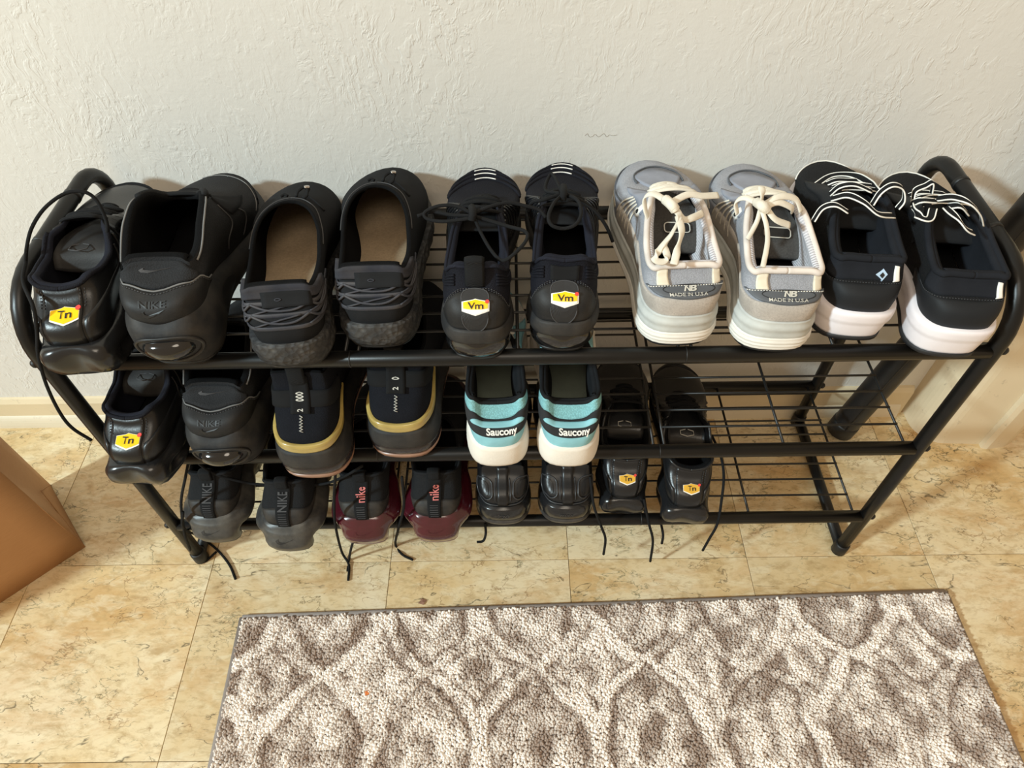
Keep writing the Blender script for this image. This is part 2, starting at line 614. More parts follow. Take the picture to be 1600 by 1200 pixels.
hs = np.linspace(0.001, HB, 9)
wob = lambda s, h: .0008 * math.sin(s * 31 + h * 17) * min(1, h / .1)
front = [[bagp(s, wob(s, h), h) for h in hs] for s in np.linspace(0, WB, 9)]
back = [[bagp(s, DB + wob(s + 1, h), h) for h in hs] for s in np.linspace(0, WB, 9)]
sheet('front_panel', front, M_KRAFT, bag)
sheet('back_panel', back, M_KRAFT, bag)
for s, sg in ((0, 1), (WB, -1)):
    rows = []
    for q in np.linspace(0, 1, 9):
        row = []
        for h in hs:
            fold = max(0, (h - .085)) / (HB - .085)
            ins = (1 - abs(2 * q - 1)) * .085 * fold ** .8
            row.append(bagp(s, DB * q, h) + u * sg * ins)
        rows.append(row)
    sheet('gusset', rows, M_KRAFT, bag)
sheet('bag_bottom', [[bagp(s, dd, .0012) for dd in (0.001, DB - .001)] for s in (0.001, WB - .001)], M_KRAFT, bag)
# crease lines of the folded foot
def crease(pts):
    tube('fold_crease', catmull(pts, 4), .0008, M_KRAFT, bag, n=5)
crease([bagp(0, 0, .001) + np.array([.0006, 0, 0]), bagp(0, DB * .25, .045) + np.array([.0006, 0, 0]), bagp(0, DB * .5, .088) + np.array([.0006, 0, 0])])
crease([bagp(0, DB, .001) + np.array([.0006, 0, 0]), bagp(0, DB * .75, .045) + np.array([.0006, 0, 0]), bagp(0, DB * .5, .088) + np.array([.0006, 0, 0])])

# ------------------------------------------------------------------ rug
def vnoise(x, y, s, seed):
    """smooth value noise"""
    x = x * s; y = y * s
    xi = np.floor(x).astype(int); yi = np.floor(y).astype(int)
    fx = x - xi; fy = y - yi
    fx = fx * fx * (3 - 2 * fx); fy = fy * fy * (3 - 2 * fy)
    def h(a, b):
        v = np.sin(a * 127.1 + b * 311.7 + seed * 74.7) * 43758.5453
        return v - np.floor(v)
    return (h(xi, yi) * (1 - fx) + h(xi + 1, yi) * fx) * (1 - fy) + (h(xi, yi + 1) * (1 - fx) + h(xi + 1, yi + 1) * fx) * fy


RUG_W, RUG_D = 1.148, .62
rug = empty('area_rug', (.380, -.098, 0), (0, 0, math.radians(1.45)))
tag(rug, 'cream and taupe distressed pattern rug lying on the tiles', 'rug')


def rug_material():
    k = NT('rug_pile_yarn')
    at = k.n('ShaderNodeAttribute', attribute_name='yarn')
    k.l(at.outputs['Color'], k.p.inputs['Base Color'])
    k.p.inputs['Roughness'].default_value = .9
    k.p.inputs['Specular IOR Level'].default_value = .1
    k.p.inputs['Sheen Weight'].default_value = .25
    return k.m


def rug_pattern(x, y):
    """x along the rug, y depth from the far edge; returns whiteness 0..1 of the faded ogee trellis"""
    wx = x + .024 * (vnoise(x, y, 22, 1) - .5) + .006 * (vnoise(x, y, 60, 2) - .5)
    wy = y + .026 * (vnoise(x, y, 20, 3) - .5) + .008 * (vnoise(x, y, 55, 4) - .5)
    px, py = .165, .215
    a = (wx - .305) / px
    yy = (wy - .098) / py            # the bands meet at yy = 0, .5, 1
    fr = a - np.round(a)              # 0 at the meeting points
    # ogee band: distance of |fr| to a wave that swells between meeting points
    s = np.abs(np.sin(np.pi * (yy)))
    wave = .5 * s ** .8
    dd = np.abs(np.abs(fr) - wave) * px
    band = np.exp(-(dd / .0125) ** 4)
    inner = np.exp(-((dd - .0195) / .0062) ** 2)
    # concentric motif inside each ogee
    fy = yy - np.floor(yy) - .5
    a2 = a - .5 - np.round(a - .5)
    cx = np.where(s > .0, a - np.round(a), a2)
    def motif(ax, ay):
        r = np.sqrt((ax * px / .052) ** 2 + (ay * py / .072) ** 2)
        return r
    r1 = motif(a - np.round(a), yy - np.round(yy - .5) - .5)
    r2 = motif(a - .5 - np.round(a - .5), yy - np.round(yy))
    r = np.minimum(r1, r2)
    dark_ring = np.exp(-((r - .98) / .16) ** 2) * .75
    core = np.exp(-((r - .55) / .17) ** 2)
    eye = np.exp(-(r / .28) ** 2) * .65
    fade = .55 + .70 * vnoise(x, y, 12, 9)
    band = band * (.35 + .8 * (vnoise(x, y, 34, 21) > .34))
    band = np.clip(band, 0, 1)
    w_ = .53 + fade * (.50 * band + .42 * core * (1 - band) - .55 * inner * (1 - band) - .5 * eye - .10)
    w_ += .72 * (vnoise(x, y, 30, 11) - .5) + .66 * (vnoise(x, y, 58, 5) - .5) + .50 * (vnoise(x, y, 110, 6) - .5) + .30 * (vnoise(x, y, 9, 7) - .5)
    w_ += .35 * (vnoise(x * 1.0, y * .35, 150, 8) - .5)
    return np.clip(w_, 0, 1)


V, F = box_geo(0.004, RUG_W - .004, -RUG_D, -.004, .0004, .007, .001)
mk('rug_backing', V, F, mat('rug_backing', srgb(150, 132, 120), .95, tex='grain', ts=600), rug, False)
M_BIND = mat('rug_binding', srgb(150, 140, 134), .85, tex='riby', ts=300, tb=.3)
for nm, P in (('edge_binding', [(0, 0, .0056), (.3, 0.0004, .0056), (.6, -.0004, .0056), (.9, .0003, .0056), (RUG_W, 0, .0056)]),
              ('edge_binding', [(0, 0, .0056), (.0004, -.2, .0056), (-.0003, -.4, .0056), (0, -RUG_D, .0056)]),
              ('edge_binding', [(RUG_W, 0, .0056), (RUG_W, -.2, .0056), (RUG_W, -.4, .0056), (RUG_W, -RUG_D, .0056)])):
    tube(nm, P, .0054, M_BIND, rug, n=10)
sp = .0031
gx, gy = np.meshgrid(np.arange(.004, RUG_W - .003, sp), np.arange(.004, RUG_D - .004, sp))
gx = gx.ravel() + RNG.uniform(-.0012, .0012, gx.size)
gy = gy.ravel() + RNG.uniform(-.0012, .0012, gy.size)
n = gx.size
wv_ = rug_pattern(gx, gy)
h = .0120 + .0018 * wv_ + RNG.uniform(-.0016, .0016, n)
lx = RNG.normal(0, .0011, n); ly = RNG.normal(-.0012, .0012, n)
rad = RNG.uniform(.0019, .0025, n)
ang = RNG.uniform(0, 6.28, n)
NS = 5
ringv = []
for zf, rf, lf in ((.30, 1.0, 0.0), (.80, 1.12, .6), (1.0, .55, 1.0)):
    for q in range(NS):
        th = ang + 2 * math.pi * q / NS
        ringv.append(np.stack([gx + rad * rf * np.cos(th) + lx * lf, -(gy) + rad * rf * np.sin(th) + ly * lf, .002 + h * zf], 1))
RV = np.stack(ringv, 1)                       # n,15,3
fq = []
for a in (0, 1):
    for q in range(NS):
        fq.append((a * NS + q, a * NS + (q + 1) % NS, (a + 1) * NS + (q + 1) % NS, (a + 1) * NS + q))
base = (np.arange(n) * 3 * NS)[:, None, None]
quads = (np.array(fq)[None] + base).reshape(-1, 4)
caps = (np.arange(2 * NS, 3 * NS)[None] + base[:, 0]).reshape(-1, NS)
me = bpy.data.meshes.new('rug_pile')
nv = n * 3 * NS
me.vertices.add(nv)
me.vertices.foreach_set('co', RV.reshape(-1))
loops = np.concatenate([quads.ravel(), caps.ravel()])
starts = np.concatenate([np.arange(len(quads)) * 4, len(quads) * 4 + np.arange(len(caps)) * NS])
me.loops.add(len(loops))
me.loops.foreach_set('vertex_index', loops)
me.polygons.add(len(starts))
me.polygons.foreach_set('loop_start', starts)
me.update(calc_edges=True)
me.validate()
c_lo = np.array(srgb(160, 141, 128)[:3]); c_mid = np.array(srgb(210, 198, 188)[:3]); c_hi = np.array(srgb(246, 238, 230)[:3])
tt = wv_[:, None]
cc = np.where(tt < .5, c_lo + (c_mid - c_lo) * tt * 2, c_mid + (c_hi - c_mid) * (tt - .5) * 2) * RNG.uniform(.9, 1.1, (n, 1))
cc4 = np.concatenate([np.clip(cc, 0, 1), np.ones((n, 1))], 1)
att = me.color_attributes.new('yarn', 'FLOAT_COLOR', 'POINT')
att.data.foreach_set('color', np.repeat(cc4, 3 * NS, 0).ravel().astype(np.float32))
pile = link('rug_pile', me, rug, rug_material())
tag(pile, kind='stuff')


# crumbs lying about
def leaf_bit(name, loc, size, colr, label, rot):
    k = np.linspace(0, 2 * math.pi, 9)[:-1]
    rr = size * np.array([1, .55, .8, .45, .9, .5, .75, .6])
    V = [(0, 0, size * .35)] + [(a * math.cos(t), a * math.sin(t), size * (.10 + .25 * abs(math.sin(t * 1.5)))) for a, t in zip(rr, k)]
    V += [(0, 0, size * .2)] + [(a * .95 * math.cos(t), a * .95 * math.sin(t), size * (.02 + .2 * abs(math.sin(t * 1.5)))) for a, t in zip(rr, k)]
    F = [(0, 1 + i, 1 + (i + 1) % 8) for i in range(8)] + [(9, 10 + (i + 1) % 8, 10 + i) for i in range(8)] + [(1 + i, 10 + i, 10 + (i + 1) % 8, 1 + (i + 1) % 8) for i in range(8)]
    o = mk(name, V, F, mat(name + '_skin', colr, .8, tex='grain', ts=400), None, False)
    o.location = loc
    o.rotation_euler = (0, 0, rot)
    tag(o, label, 'debris')


leaf_bit('dry_leaf_scrap', (.669, -.0727, .0003), .008, srgb(140, 104, 84), 'small dry brown leaf scrap on the tiles at the rug edge', .4)
leaf_bit('orange_crumb', (.598, -.2187, .0152), .0052, srgb(214, 120, 60), 'tiny orange crumb lying on the rug pile', 1.1)
leaf_bit('dark_crumb', (.706, -.2162, .0152), .0036, srgb(58, 46, 40), 'tiny dark crumb lying on the rug pile', 2.0)

# ------------------------------------------------------------------ shoe builder
def pchip(xs, ys):
    xs = np.array(xs, float); ys = np.array(ys, float)
    h = np.diff(xs); d = np.diff(ys) / h
    m = np.zeros(len(xs))
    for i in range(1, len(xs) - 1):
        if d[i - 1] * d[i] > 0:
            w1 = 2 * h[i] + h[i - 1]; w2 = h[i] + 2 * h[i - 1]
            m[i] = (w1 + w2) / (w1 / d[i - 1] + w2 / d[i])
    m[-1] = 0 if len(xs) > 2 else d[-1]

    def f(x):
        x = np.clip(np.asarray(x, float), xs[0], xs[-1])
        i = np.clip(np.searchsorted(xs, x, 'right') - 1, 0, len(xs) - 2)
        t = (x - xs[i]) / h[i]
        return ((2 * t ** 3 - 3 * t ** 2 + 1) * ys[i] + (t ** 3 - 2 * t ** 2 + t) * h[i] * m[i] + (-2 * t ** 3 + 3 * t ** 2) * ys[i + 1] + (t ** 3 - t ** 2) * h[i] * m[i + 1])
    return f


def keys(d):
    ks = sorted(d)
    return pchip(ks, [d[k] for k in ks])


LASTPTS = [(0, 0), (.22, .014), (.335, .060), (.390, .135), (.375, .27), (.385, .40), (.44, .57), (.465, .70), (.41, .84), (.25, .955), (.03, 1.0),
           (-.21, .968), (-.40, .87), (-.475, .75), (-.455, .65), (-.37, .52), (-.315, .39), (-.335, .26), (-.385, .135), (-.335, .060), (-.22, .014)]
TEXT_CACHE = {}


def text_mesh(body, bold=.0, shear=.0, spacing=1.0):
    key = (body, bold, shear, spacing)
    if key not in TEXT_CACHE:
        cu = bpy.data.curves.new('lettering_outline', 'FONT')
        cu.body = body
        cu.align_x = 'CENTER'; cu.align_y = 'CENTER'
        cu.offset = bold; cu.shear = shear; cu.space_character = spacing
        cu.resolution_u = 3
        ob = bpy.data.objects.new('lettering_outline', cu)
        COL.objects.link(ob)
        dg = bpy.context.evaluated_depsgraph_get()
        me = bpy.data.meshes.new_from_object(ob.evaluated_get(dg))
        V = np.array([v.co[:2] for v in me.vertices]); F = [tuple(p.vertices) for p in me.polygons]
        bpy.data.objects.remove(ob, do_unlink=True)
        bpy.data.meshes.remove(me); bpy.data.curves.remove(cu)
        V = V - (V.max(0) + V.min(0)) / 2
        TEXT_CACHE[key] = (V, F)
    return TEXT_CACHE[key]


def poly_fill(P, rings=3):
    """2d outline -> concentric rings to its centre (bends over a curved surface)"""
    P = np.array(P, float); c = P.mean(0); n = len(P)
    V = [c]; F = []
    for k in range(1, rings + 1):
        V += list(c + (P - c) * k / rings)
    for i in range(n):
        F.append((0, 1 + i, 1 + (i + 1) % n))
    for k in range(rings - 1):
        a = 1 + k * n; b = a + n
        for i in range(n):
            j = (i + 1) % n
            F.append((a + i, b + i, b + j, a + j))
    return np.array(V), F, list(range(1 + (rings - 1) * n, 1 + rings * n))


def densify(P, step):
    out = []
    for a, b in zip(P, P[1:] + P[:1]):
        a = np.array(a, float); b = np.array(b, float)
        k = max(1, int(np.linalg.norm(b - a) / step))
        out += [tuple(a + (b - a) * i / k) for i in range(k)]
    return out


def capsule(w, h, r, n=5):
    pts = []
    for cx, cy, a0 in ((w / 2 - r, h / 2 - r, 0), (-w / 2 + r, h / 2 - r, 90), (-w / 2 + r, -h / 2 + r, 180), (w / 2 - r, -h / 2 + r, 270)):
        for k in range(n + 1):
            a = math.radians(a0 + 90 * k / n)
            pts.append((cx + r * math.cos(a), cy + r * math.sin(a)))
    return pts


SWOOSH = [(-.5, -.02), (-.42, -.16), (-.25, -.2), (0, -.1), (.25, .03), (.5, .16), (.25, .0), (0, -.04), (-.2, -.06), (-.33, -.02), (-.36, .06), (-.34, .14), (-.44, .06)]


class Shoe:
    def __init__(s, name, label, group, side, loc, yaw, L=.30, W=.102, hw=1.0, zb=None, T=None, bez=None, pitch=0., roll=0., lift=.012, uin=.003, NT_=88):
        s.L, s.W, s.side = L, W, side
        s.root = empty(name, loc, (math.radians(pitch), math.radians(roll), math.radians(-yaw)))
        tag(s.root, label, 'shoe', group)
        s.M = Matrix.Translation(Vector(loc)) @ s.root.rotation_euler.to_matrix().to_4x4()
        s.MI = s.M.inverted()
        pts = np.array(LASTPTS)
        X = pts[:, 0] * W * (1 + (hw - 1) * np.clip(1 - pts[:, 1] / .45, 0, 1)); Y = pts[:, 1] * L
        if side < 0:
            X = -X
        P = np.stack([X, Y], 1)
        if side < 0:
            P = np.vstack([P[:1], P[1:][::-1]])
        D = catmull(P, 24, True)
        it = int(np.argmax(D[:, 1]))
        def half(Q):
            ln = np.concatenate([[0], np.cumsum(np.linalg.norm(np.diff(Q, axis=0), axis=1))])
            return ln / ln[-1], Q
        s.hp = half(D[:it + 1]); s.hn = half(np.vstack([D[:1], D[it:][::-1]]))
        s.zb = keys(zb or {0: .040, .3: .036, .6: .030, 1: .024})
        T = T or {}
        s.Ty = keys(T.get('y', {0: .012, .1: .016, .2: .045, .35: .085, .5: .115, .62: .135, .8: .155, 1: .175}))
        s.Tx = keys(T.get('x', {0: 0, .03: .012, .08: .024, .14: .030, .3: .033, .45: .028, .55: .020, .75: .015, .92: .010, 1: 0}))
        s.Tz = keys(T.get('z', {0: .108, .08: .106, .2: .092, .32: .088, .48: .104, .6: .106, .8: .094, 1: .082}))
        bez = bez or {}
        s.ba = keys(bez.get('a', {0: .045, .3: .030, .6: .030, .8: .032, 1: .033}))
        s.bb = keys(bez.get('b', {0: .006, .3: .005, .6: .006, .8: .007, 1: .005}))
        s.bc = keys(bez.get('c', {0: .003, .25: .005, .45: .010, .6: .022, .8: .050, 1: .080}))
        s.bd = keys(bez.get('d', {0: .030, .25: .020, .45: .014, .6: .010, .8: .012, 1: .014}))
        s.uin = uin
        s.liftv = lift
        s.nt = NT_
        s.tx = .012 * side * -1       # toe centre drifts to the big-toe side

    # plan outline
    def C(s, t):
        t = np.asarray(t, float)
        t = (t + .5) % 1.0 - .5
        tau = np.abs(t) * 2
        x = np.where(t >= 0, np.interp(tau, s.hp[0], s.hp[1][:, 0]), np.interp(tau, s.hn[0], s.hn[1][:, 0]))
        y = np.where(t >= 0, np.interp(tau, s.hp[0], s.hp[1][:, 1]), np.interp(tau, s.hn[0], s.hn[1][:, 1]))
        return x, y

    def N2(s, t):
        e = .012
        x0, y0 = s.C(t - e); x1, y1 = s.C(t + e)
        tx, ty = x1 - x0, y1 - y0
        n = np.maximum(np.hypot(tx, ty), 1e-9)
        return ty / n, -tx / n

    def fin(s, P):
        """toe spring and heel rocker"""
        P = np.array(P, float)
        q = P[..., 1] / s.L
        P[..., 2] += s.liftv * np.clip((q - .68) / .32, 0, 1.2) ** 2 + .005 * np.clip((.10 - q) / .10, 0, 1.3) ** 2
        return P

    def raw(s, t, v):
        t = np.asarray(t, float); v = np.asarray(v, float)
        t, v = np.broadcast_arrays(t, v)
        tw = (t + .5) % 1.0 - .5
        tau = np.abs(tw) * 2
        nx, ny = s.N2(tw)
        cx, cy = s.C(tw)
        P0 = np.stack([cx - nx * s.uin, cy - ny * s.uin, s.zb(tau)], -1)
        sg = np.where(tw >= 0, 1.0, -1.0)
        yT = s.Ty(tau)
        P3 = np.stack([sg * s.Tx(tau) + s.tx * np.clip(yT / s.L - .25, 0, 1), yT, s.Tz(tau)], -1)
        N = np.stack([nx, ny, np.zeros_like(nx)], -1)
        Z = np.array([0, 0, 1.0])
        P1 = P0 + Z * s.ba(tau)[..., None] + N * s.bb(tau)[..., None]
        P2 = P3 - Z * s.bd(tau)[..., None] + N * s.bc(tau)[..., None]
        w = v[..., None]
        return (1 - w) ** 3 * P0 + 3 * w * (1 - w) ** 2 * P1 + 3 * w * w * (1 - w) * P2 + w ** 3 * P3

    def surf(s, t, v, off=0.0):
        t = np.asarray(t, float); v = np.asarray(v, float)
        t, v = np.broadcast_arrays(t, v)
        P = s.raw(t, v)
        if np.any(np.asarray(off) != 0):
            e = .004
            dt = s.raw(t + e, v) - s.raw(t - e, v)
            dv = s.raw(t, np.minimum(v + .01, 1)) - s.raw(t, np.maximum(v - .01, 0))
            N = np.cross(dt, dv)
            N /= np.maximum(np.linalg.norm(N, axis=-1, keepdims=True), 1e-12)
            P = P + N * np.asarray(off)[..., None]
        return P

    def part(s, name, V, F, m, parent=None, smooth=True):
        return mk(name, s.fin(V), F, m, parent or s.root, smooth)

    def grid(s, name, P, m, closed=True, parent=None, flip=False, extra=None):
        a, b = P.shape[:2]
        F = []
        for i in range(a if closed else a - 1):
            for j in range(b - 1):
                k = (i + 1) % a
                q = (i * b + j, k * b + j, k * b + j + 1, i * b + j + 1)
                F.append(q[::-1] if flip else q)
        V = P.reshape(-1, 3)
        if extra:
            F += extra
        return s.part(name, V, F, m, parent)

    # -- main bodies
    def upper(s, m, m_lining, m_insole, th=None, nv=16, insole_z=.008, lip=.002):
        t = np.linspace(-.5, .5, s.nt + 1)[:-1]
        v = np.linspace(0, 1, nv)
        s.up_obj = s.grid('upper', s.surf(t[:, None], v[None]), m)
        tau = np.abs(t) * 2
        thk = keys(th or {0: .008, .3: .008, .5: .006, .7: .003, 1: .003})(tau)
        rows = [s.surf(t, 1.0)]
        p = s.surf(t, 1.0, -thk * .5); p[:, 2] += lip; rows.append(p)
        for vv in (1.0, .92, .8, .65, .5, .35, .2, .1):
            p = s.surf(t, vv, -thk)
            rows.append(p)
        s.grid('lining', np.stack(rows, 1), m_lining)
        q = s.surf(t, .12, -thk * 1.02)
        q[:, 2] = s.zb(tau) + insole_z
        s.cap('insole', q, m_insole)

    def cap(s, name, ring, m, flip=False, parent=None):
        """fill between the two halves of a ring ordered t=-.5 .. .5"""
        n = len(ring); h = n // 2
        F = []
        for i in range(h):
            a, b = h + i, h - i
            c, d_ = (h + i + 1) % n, (h - i - 1) % n
            q = [a, c, d_, b]
            q = [x for k, x in enumerate(q) if x not in q[:k]]
            if len(q) >= 3:
                F.append(tuple(q[::-1] if flip else q))
        return s.part(name, ring, F, m, parent)

    def band_fn(s, z0, z1, prof, inset=0.0):
        f0 = keys(z0) if isinstance(z0, dict) else (lambda x, c=z0: np.full(np.shape(x), c))
        f1 = keys(z1) if isinstance(z1, dict) else (lambda x, c=z1: np.full(np.shape(x), c))

        def f(t, w, off=0.0):
            t = np.asarray(t, float); w = np.asarray(w, float)
            t, w = np.broadcast_arrays(t, w)
            tw = (t + .5) % 1.0 - .5
            tau = np.abs(tw) * 2
            nx, ny = s.N2(tw); cx, cy = s.C(tw)
            dd = prof(tw, w) - inset + off
            za, zb_ = f0(tau), f1(tau)
            return np.stack([cx + nx * dd, cy + ny * dd, za + (zb_ - za) * w], -1)
        return f

    def band(s, name, m, z0, z1, prof, nw=8, inset=0.0, parent=None, nt=None):
        """one layer of the sole: a closed solid between heights z0 and z1 (by position heel..toe)"""
        f = s.band_fn(z0, z1, prof, inset)
        nt = nt or s.nt
        t = np.linspace(-.5, .5, nt + 1)[:-1]
        w = np.linspace(0, 1, nw)
        P = f(t[:, None], w[None])
        F = []
        h = nt // 2
        for i in range(h):
            a, b, c, d_ = h + i, h - i, (h + i + 1) % nt, (h - i - 1) % nt
            for row, fl in ((0, True), (nw - 1, False)):
                q = [x * nw + row for x in (a, c, d_, b)]
                q = [x for k, x in enumerate(q) if x not in q[:k]]
                if len(q) >= 3:
                    F.append(tuple(q[::-1]) if fl else tuple(q))
        s.grid(name, P, m, True, parent, extra=F)
        return f

    # -- things laid on a surface function f(t, v, off)
    def patch(s, name, m, f, t0, t1, vlo, vhi, off=.0006, th=.0010, nu=24, nv=8, parent=None):
        u = np.linspace(0, 1, nu)
        lo = vlo(u) if callable(vlo) else np.full(nu, vlo)
        hi = vhi(u) if callable(vhi) else np.full(nu, vhi)
        t = t0 + (t1 - t0) * u
        j = np.linspace(0, 1, nv)
        Vv = lo[:, None] + (hi - lo)[:, None] * j[None]
        P = f(t[:, None] + 0 * Vv, Vv, off + th)
        B = f(t[:, None] + 0 * Vv, Vv, off - .0012)
        # slightly rounded border
        a, b = P.shape[:2]
        F = []
        for i in range(a - 1):
            for k in range(b - 1):
                F.append((i * b + k, (i + 1) * b + k, (i + 1) * b + k + 1, i * b + k + 1))
        ring = [(i, 0) for i in range(a)] + [(a - 1, k) for k in range(1, b)] + [(i, b - 1) for i in range(a - 2, -1, -1)] + [(0, k) for k in range(b - 2, 0, -1)]
        V = list(P.reshape(-1, 3))
        n0 = len(V)
        V += [B[i, k] for i, k in ring]
        for x in range(len(ring)):
            y = (x + 1) % len(ring)
            i0 = ring[x][0] * b + ring[x][1]; i1 = ring[y][0] * b + ring[y][1]
            F.append((i1, i0, n0 + x, n0 + y))
        return s.part(name, np.array(V), F, m, parent, smooth=True)

    def metric(s, f, t0, v0):
        e = .004
        a = np.linalg.norm(f(t0 + e, v0, 0.0) - f(t0 - e, v0, 0.0)) / (2 * e)
        b = np.linalg.norm(f(t0, v0 + .01, 0.0) - f(t0, v0 - .01, 0.0)) / .02
        return float(a), float(b)

    def decal(s, name, m, f, V2, F, t0, v0, off=.0012, rot=0.0, scale=1.0, parent=None, edge=None, sx=1.0):
        """flat print or thin badge pressed on the surface; V2 in metres (x right, y up)"""
        a, b = s.metric(f, t0, v0)
        V2 = np.array(V2) * scale
        V2 = V2 * np.array([sx, 1])
        c, d_ = math.cos(rot), math.sin(rot)
        X = V2[:, 0] * c - V2[:, 1] * d_; Y = V2[:, 0] * d_ + V2[:, 1] * c
        P = f(t0 + X / a, np.clip(v0 + Y / b, 0, 1), off)
        V = list(P); F = list(F)
        if edge is not None:
            B = f(t0 + X[edge] / a, np.clip(v0 + Y[edge] / b, 0, 1), -.0005)
            n0 = len(V); V += list(B); ne = len(edge)
            for x in range(ne):
                y = (x + 1) % ne
                F.append((edge[x], n0 + x, n0 + y, edge[y]))
        return s.part(name, np.array(V), F, m, parent, smooth=False)

    def outline(s, name, m, f, P, t0, v0, r=.0007, off=.0012, rot=0.0, scale=1.0, parent=None, closed=True, n=5):
        """raised line following a 2d outline on the surface"""
        a, b = s.metric(f, t0, v0)
        P = np.array(P) * scale
        c, d_ = math.cos(rot), math.sin(rot)
        X = P[:, 0] * c - P[:, 1] * d_; Y = P[:, 0] * d_ + P[:, 1] * c
        Q = f(t0 + X / a, np.clip(v0 + Y / b, 0, 1), off)
        V, F = tube_geo(Q, r, n, closed=closed)
        return s.part(name, V, F, m, parent)

    def badge(s, f, P, t0, v0, m, off=.0012, rot=0.0, scale=1.0, name='badge', parent=None, step=.0025):
        V, F, e = poly_fill(densify([tuple(p) for p in P], step), 4)
        return s.decal(name, m, f, V, F, t0, v0, off, rot, scale, parent, e)

    def text(s, body, m, f, t0, v0, size, off=.0016, rot=0.0, bold=.0, shear=.0, parent=None, sx=1.0, name='lettering', spacing=1.0):
        V, F = text_mesh(body, bold, shear, spacing)
        return s.decal(name, m, f, V, F, t0, v0, off, rot, size, parent, None, sx)

    def line(s, name, m, f, tv, r=.0008, off=.001, parent=None, n=5, sm=6, flat=1.0):
        tv = catmull(tv, sm)
        Q = f(tv[:, 0], np.clip(tv[:, 1], 0, 1), off)
        V, F = tube_geo(Q, r, n, flat=flat)
        return s.part(name, V, F, m, parent)

    def stitch(s, m, f, tv, dash=.0035, r=.0005, off=.0012, parent=None):
        """row of short stitches, one thread"""
        tv = catmull(tv, 10)
        Q = f(tv[:, 0], np.clip(tv[:, 1], 0, 1), off)
        ln = np.concatenate([[0], np.cumsum(np.linalg.norm(np.diff(Q, axis=0), axis=1))])
        V, F = [], []
        x = 0.0
        while x + dash * .6 < ln[-1]:
            seg = np.stack([np.interp([x, x + dash * .3, x + dash * .6], ln, Q[:, k]) for k in range(3)], 1)
            v, f_ = tube_geo(seg, r, 4)
            F += [tuple(i + len(V) for i in q) for q in f_]; V += v
            x += dash
        o = s.part('stitching', np.array(V), F, m, parent)
        o['kind'] = 'stuff'
        return o

    def local(s, P):
        return np.array([tuple(s.MI @ Vector(p)) for p in P])

    def free_tube(s, name, P, r, m, parent=None, world=False, n=7, flat=1.0, sm=8, side=None):
        P = np.array(P, float)
        if world:
            P = s.local(P)
        V, F = tube_geo(catmull(P, sm), r, n, flat=flat, side=side)
        return mk(name, V, F, m, parent or s.root)

    def edged_world(s, P, w=.0036):
        """flat black lace with a white line on both edges, given in world coordinates"""
        Q = catmull(s.local(P), 8)
        V, F = tube_geo(Q, w, 8, flat=.28, side=(0, 1, 0))
        o = mk('lace', V, F, m_lace, s.root)
        a = np.array([0, 1., 0])
        T_ = np.gradient(Q, axis=0); T_ /= np.maximum(np.linalg.norm(T_, axis=1, keepdims=True), 1e-9)
        A = a - T_ * (T_ @ a)[:, None]; A /= np.maximum(np.linalg.norm(A, axis=1, keepdims=True), 1e-6)
        for sg in (1, -1):
            V, F = tube_geo(Q + A * w * sg, .0009, 5)
            mk('lace_edge', V, F, m_white, o)

    def tongue(s, m, prof, th=.006, nu=9, name='tongue'):
        """prof: (y, z, half width, crown) from throat to top"""
        Q = catmull(np.array(prof, float), 5)
        top, bot = [], []
        for y, z, hw_, cr in Q:
            cx = s.tx * max(0, min(1, y / s.L - .25))
            for k in range(nu):
                q = -1 + 2 * k / (nu - 1)
                top.append((cx + hw_ * q, y, z - cr * q * q))
                bot.append((cx + hw_ * q, y + th * .5, z - cr * q * q - th * .8))
        m_ = len(Q)
        V = top + bot; o_ = len(top); F = []
        for i in range(m_ - 1):
            for k in range(nu - 1):
                a = (i * nu + k, i * nu + k + 1, (i + 1) * nu + k + 1, (i + 1) * nu + k)
                F.append(a[::-1]); F.append(tuple(x + o_ for x in a))
        for i in range(m_ - 1):
            F.append((i * nu, (i + 1) * nu, (i + 1) * nu + o_, i * nu + o_))
            F.append((i * nu + nu - 1, i * nu + nu - 1 + o_, (i + 1) * nu + nu - 1 + o_, (i + 1) * nu + nu - 1))
        for k in range(nu - 1):
            b_ = (m_ - 1) * nu
            F.append((b_ + k, b_ + k + o_, b_ + k + 1 + o_, b_ + k + 1))
        return s.part(name, np.array(V), F, m)

    def lacing(s, m, taus, r=.0020, flat=1.0, spread=.006, rise=.006, cross=True, m_eye=None):
        """rows of lace over the throat, from eyelet to eyelet"""
        def pt(tau, sg):
            return s.surf(sg * tau / 2, .93, .0016)
        L_ = [pt(t, 1) for t in taus]; R_ = [pt(t, -1) for t in taus]
        for i in range(len(taus)):
            a, b = L_[i], R_[i]
            mid = (a + b) / 2; mid[2] = max(a[2], b[2]) + rise
            s.free_lace([a, a * .7 + mid * .3 + np.array([0, 0, rise * .35]), mid, b * .7 + mid * .3 + np.array([0, 0, rise * .35]), b], r, m, flat)
            if cross and i + 1 < len(taus):
                for p, q in ((L_[i], R_[i + 1]), (R_[i], L_[i + 1])):
                    mid = (p + q) / 2; mid[2] = max(p[2], q[2]) + rise * .6
                    s.free_lace([p, mid, q], r, m, flat)
        if m_eye is not None:
            for t in taus:
                for sg in (1, -1):
                    P = np.array([(.0032 * math.cos(a), .0032 * math.sin(a)) for a in np.linspace(0, 2 * math.pi, 11)[:-1]])
                    s.outline('eyelet', m_eye, s.surf, P, sg * t / 2, .90, r=.0008, off=.0008)

    def free_lace(s, P, r, m, flat=1.0, name='lace', parent=None):
        V, F = tube_geo(catmull(np.array(P), 6), r, 7, flat=flat, side=(0, 1, 0) if flat < 1 else None)
        return s.part(name, V, F, m, parent)

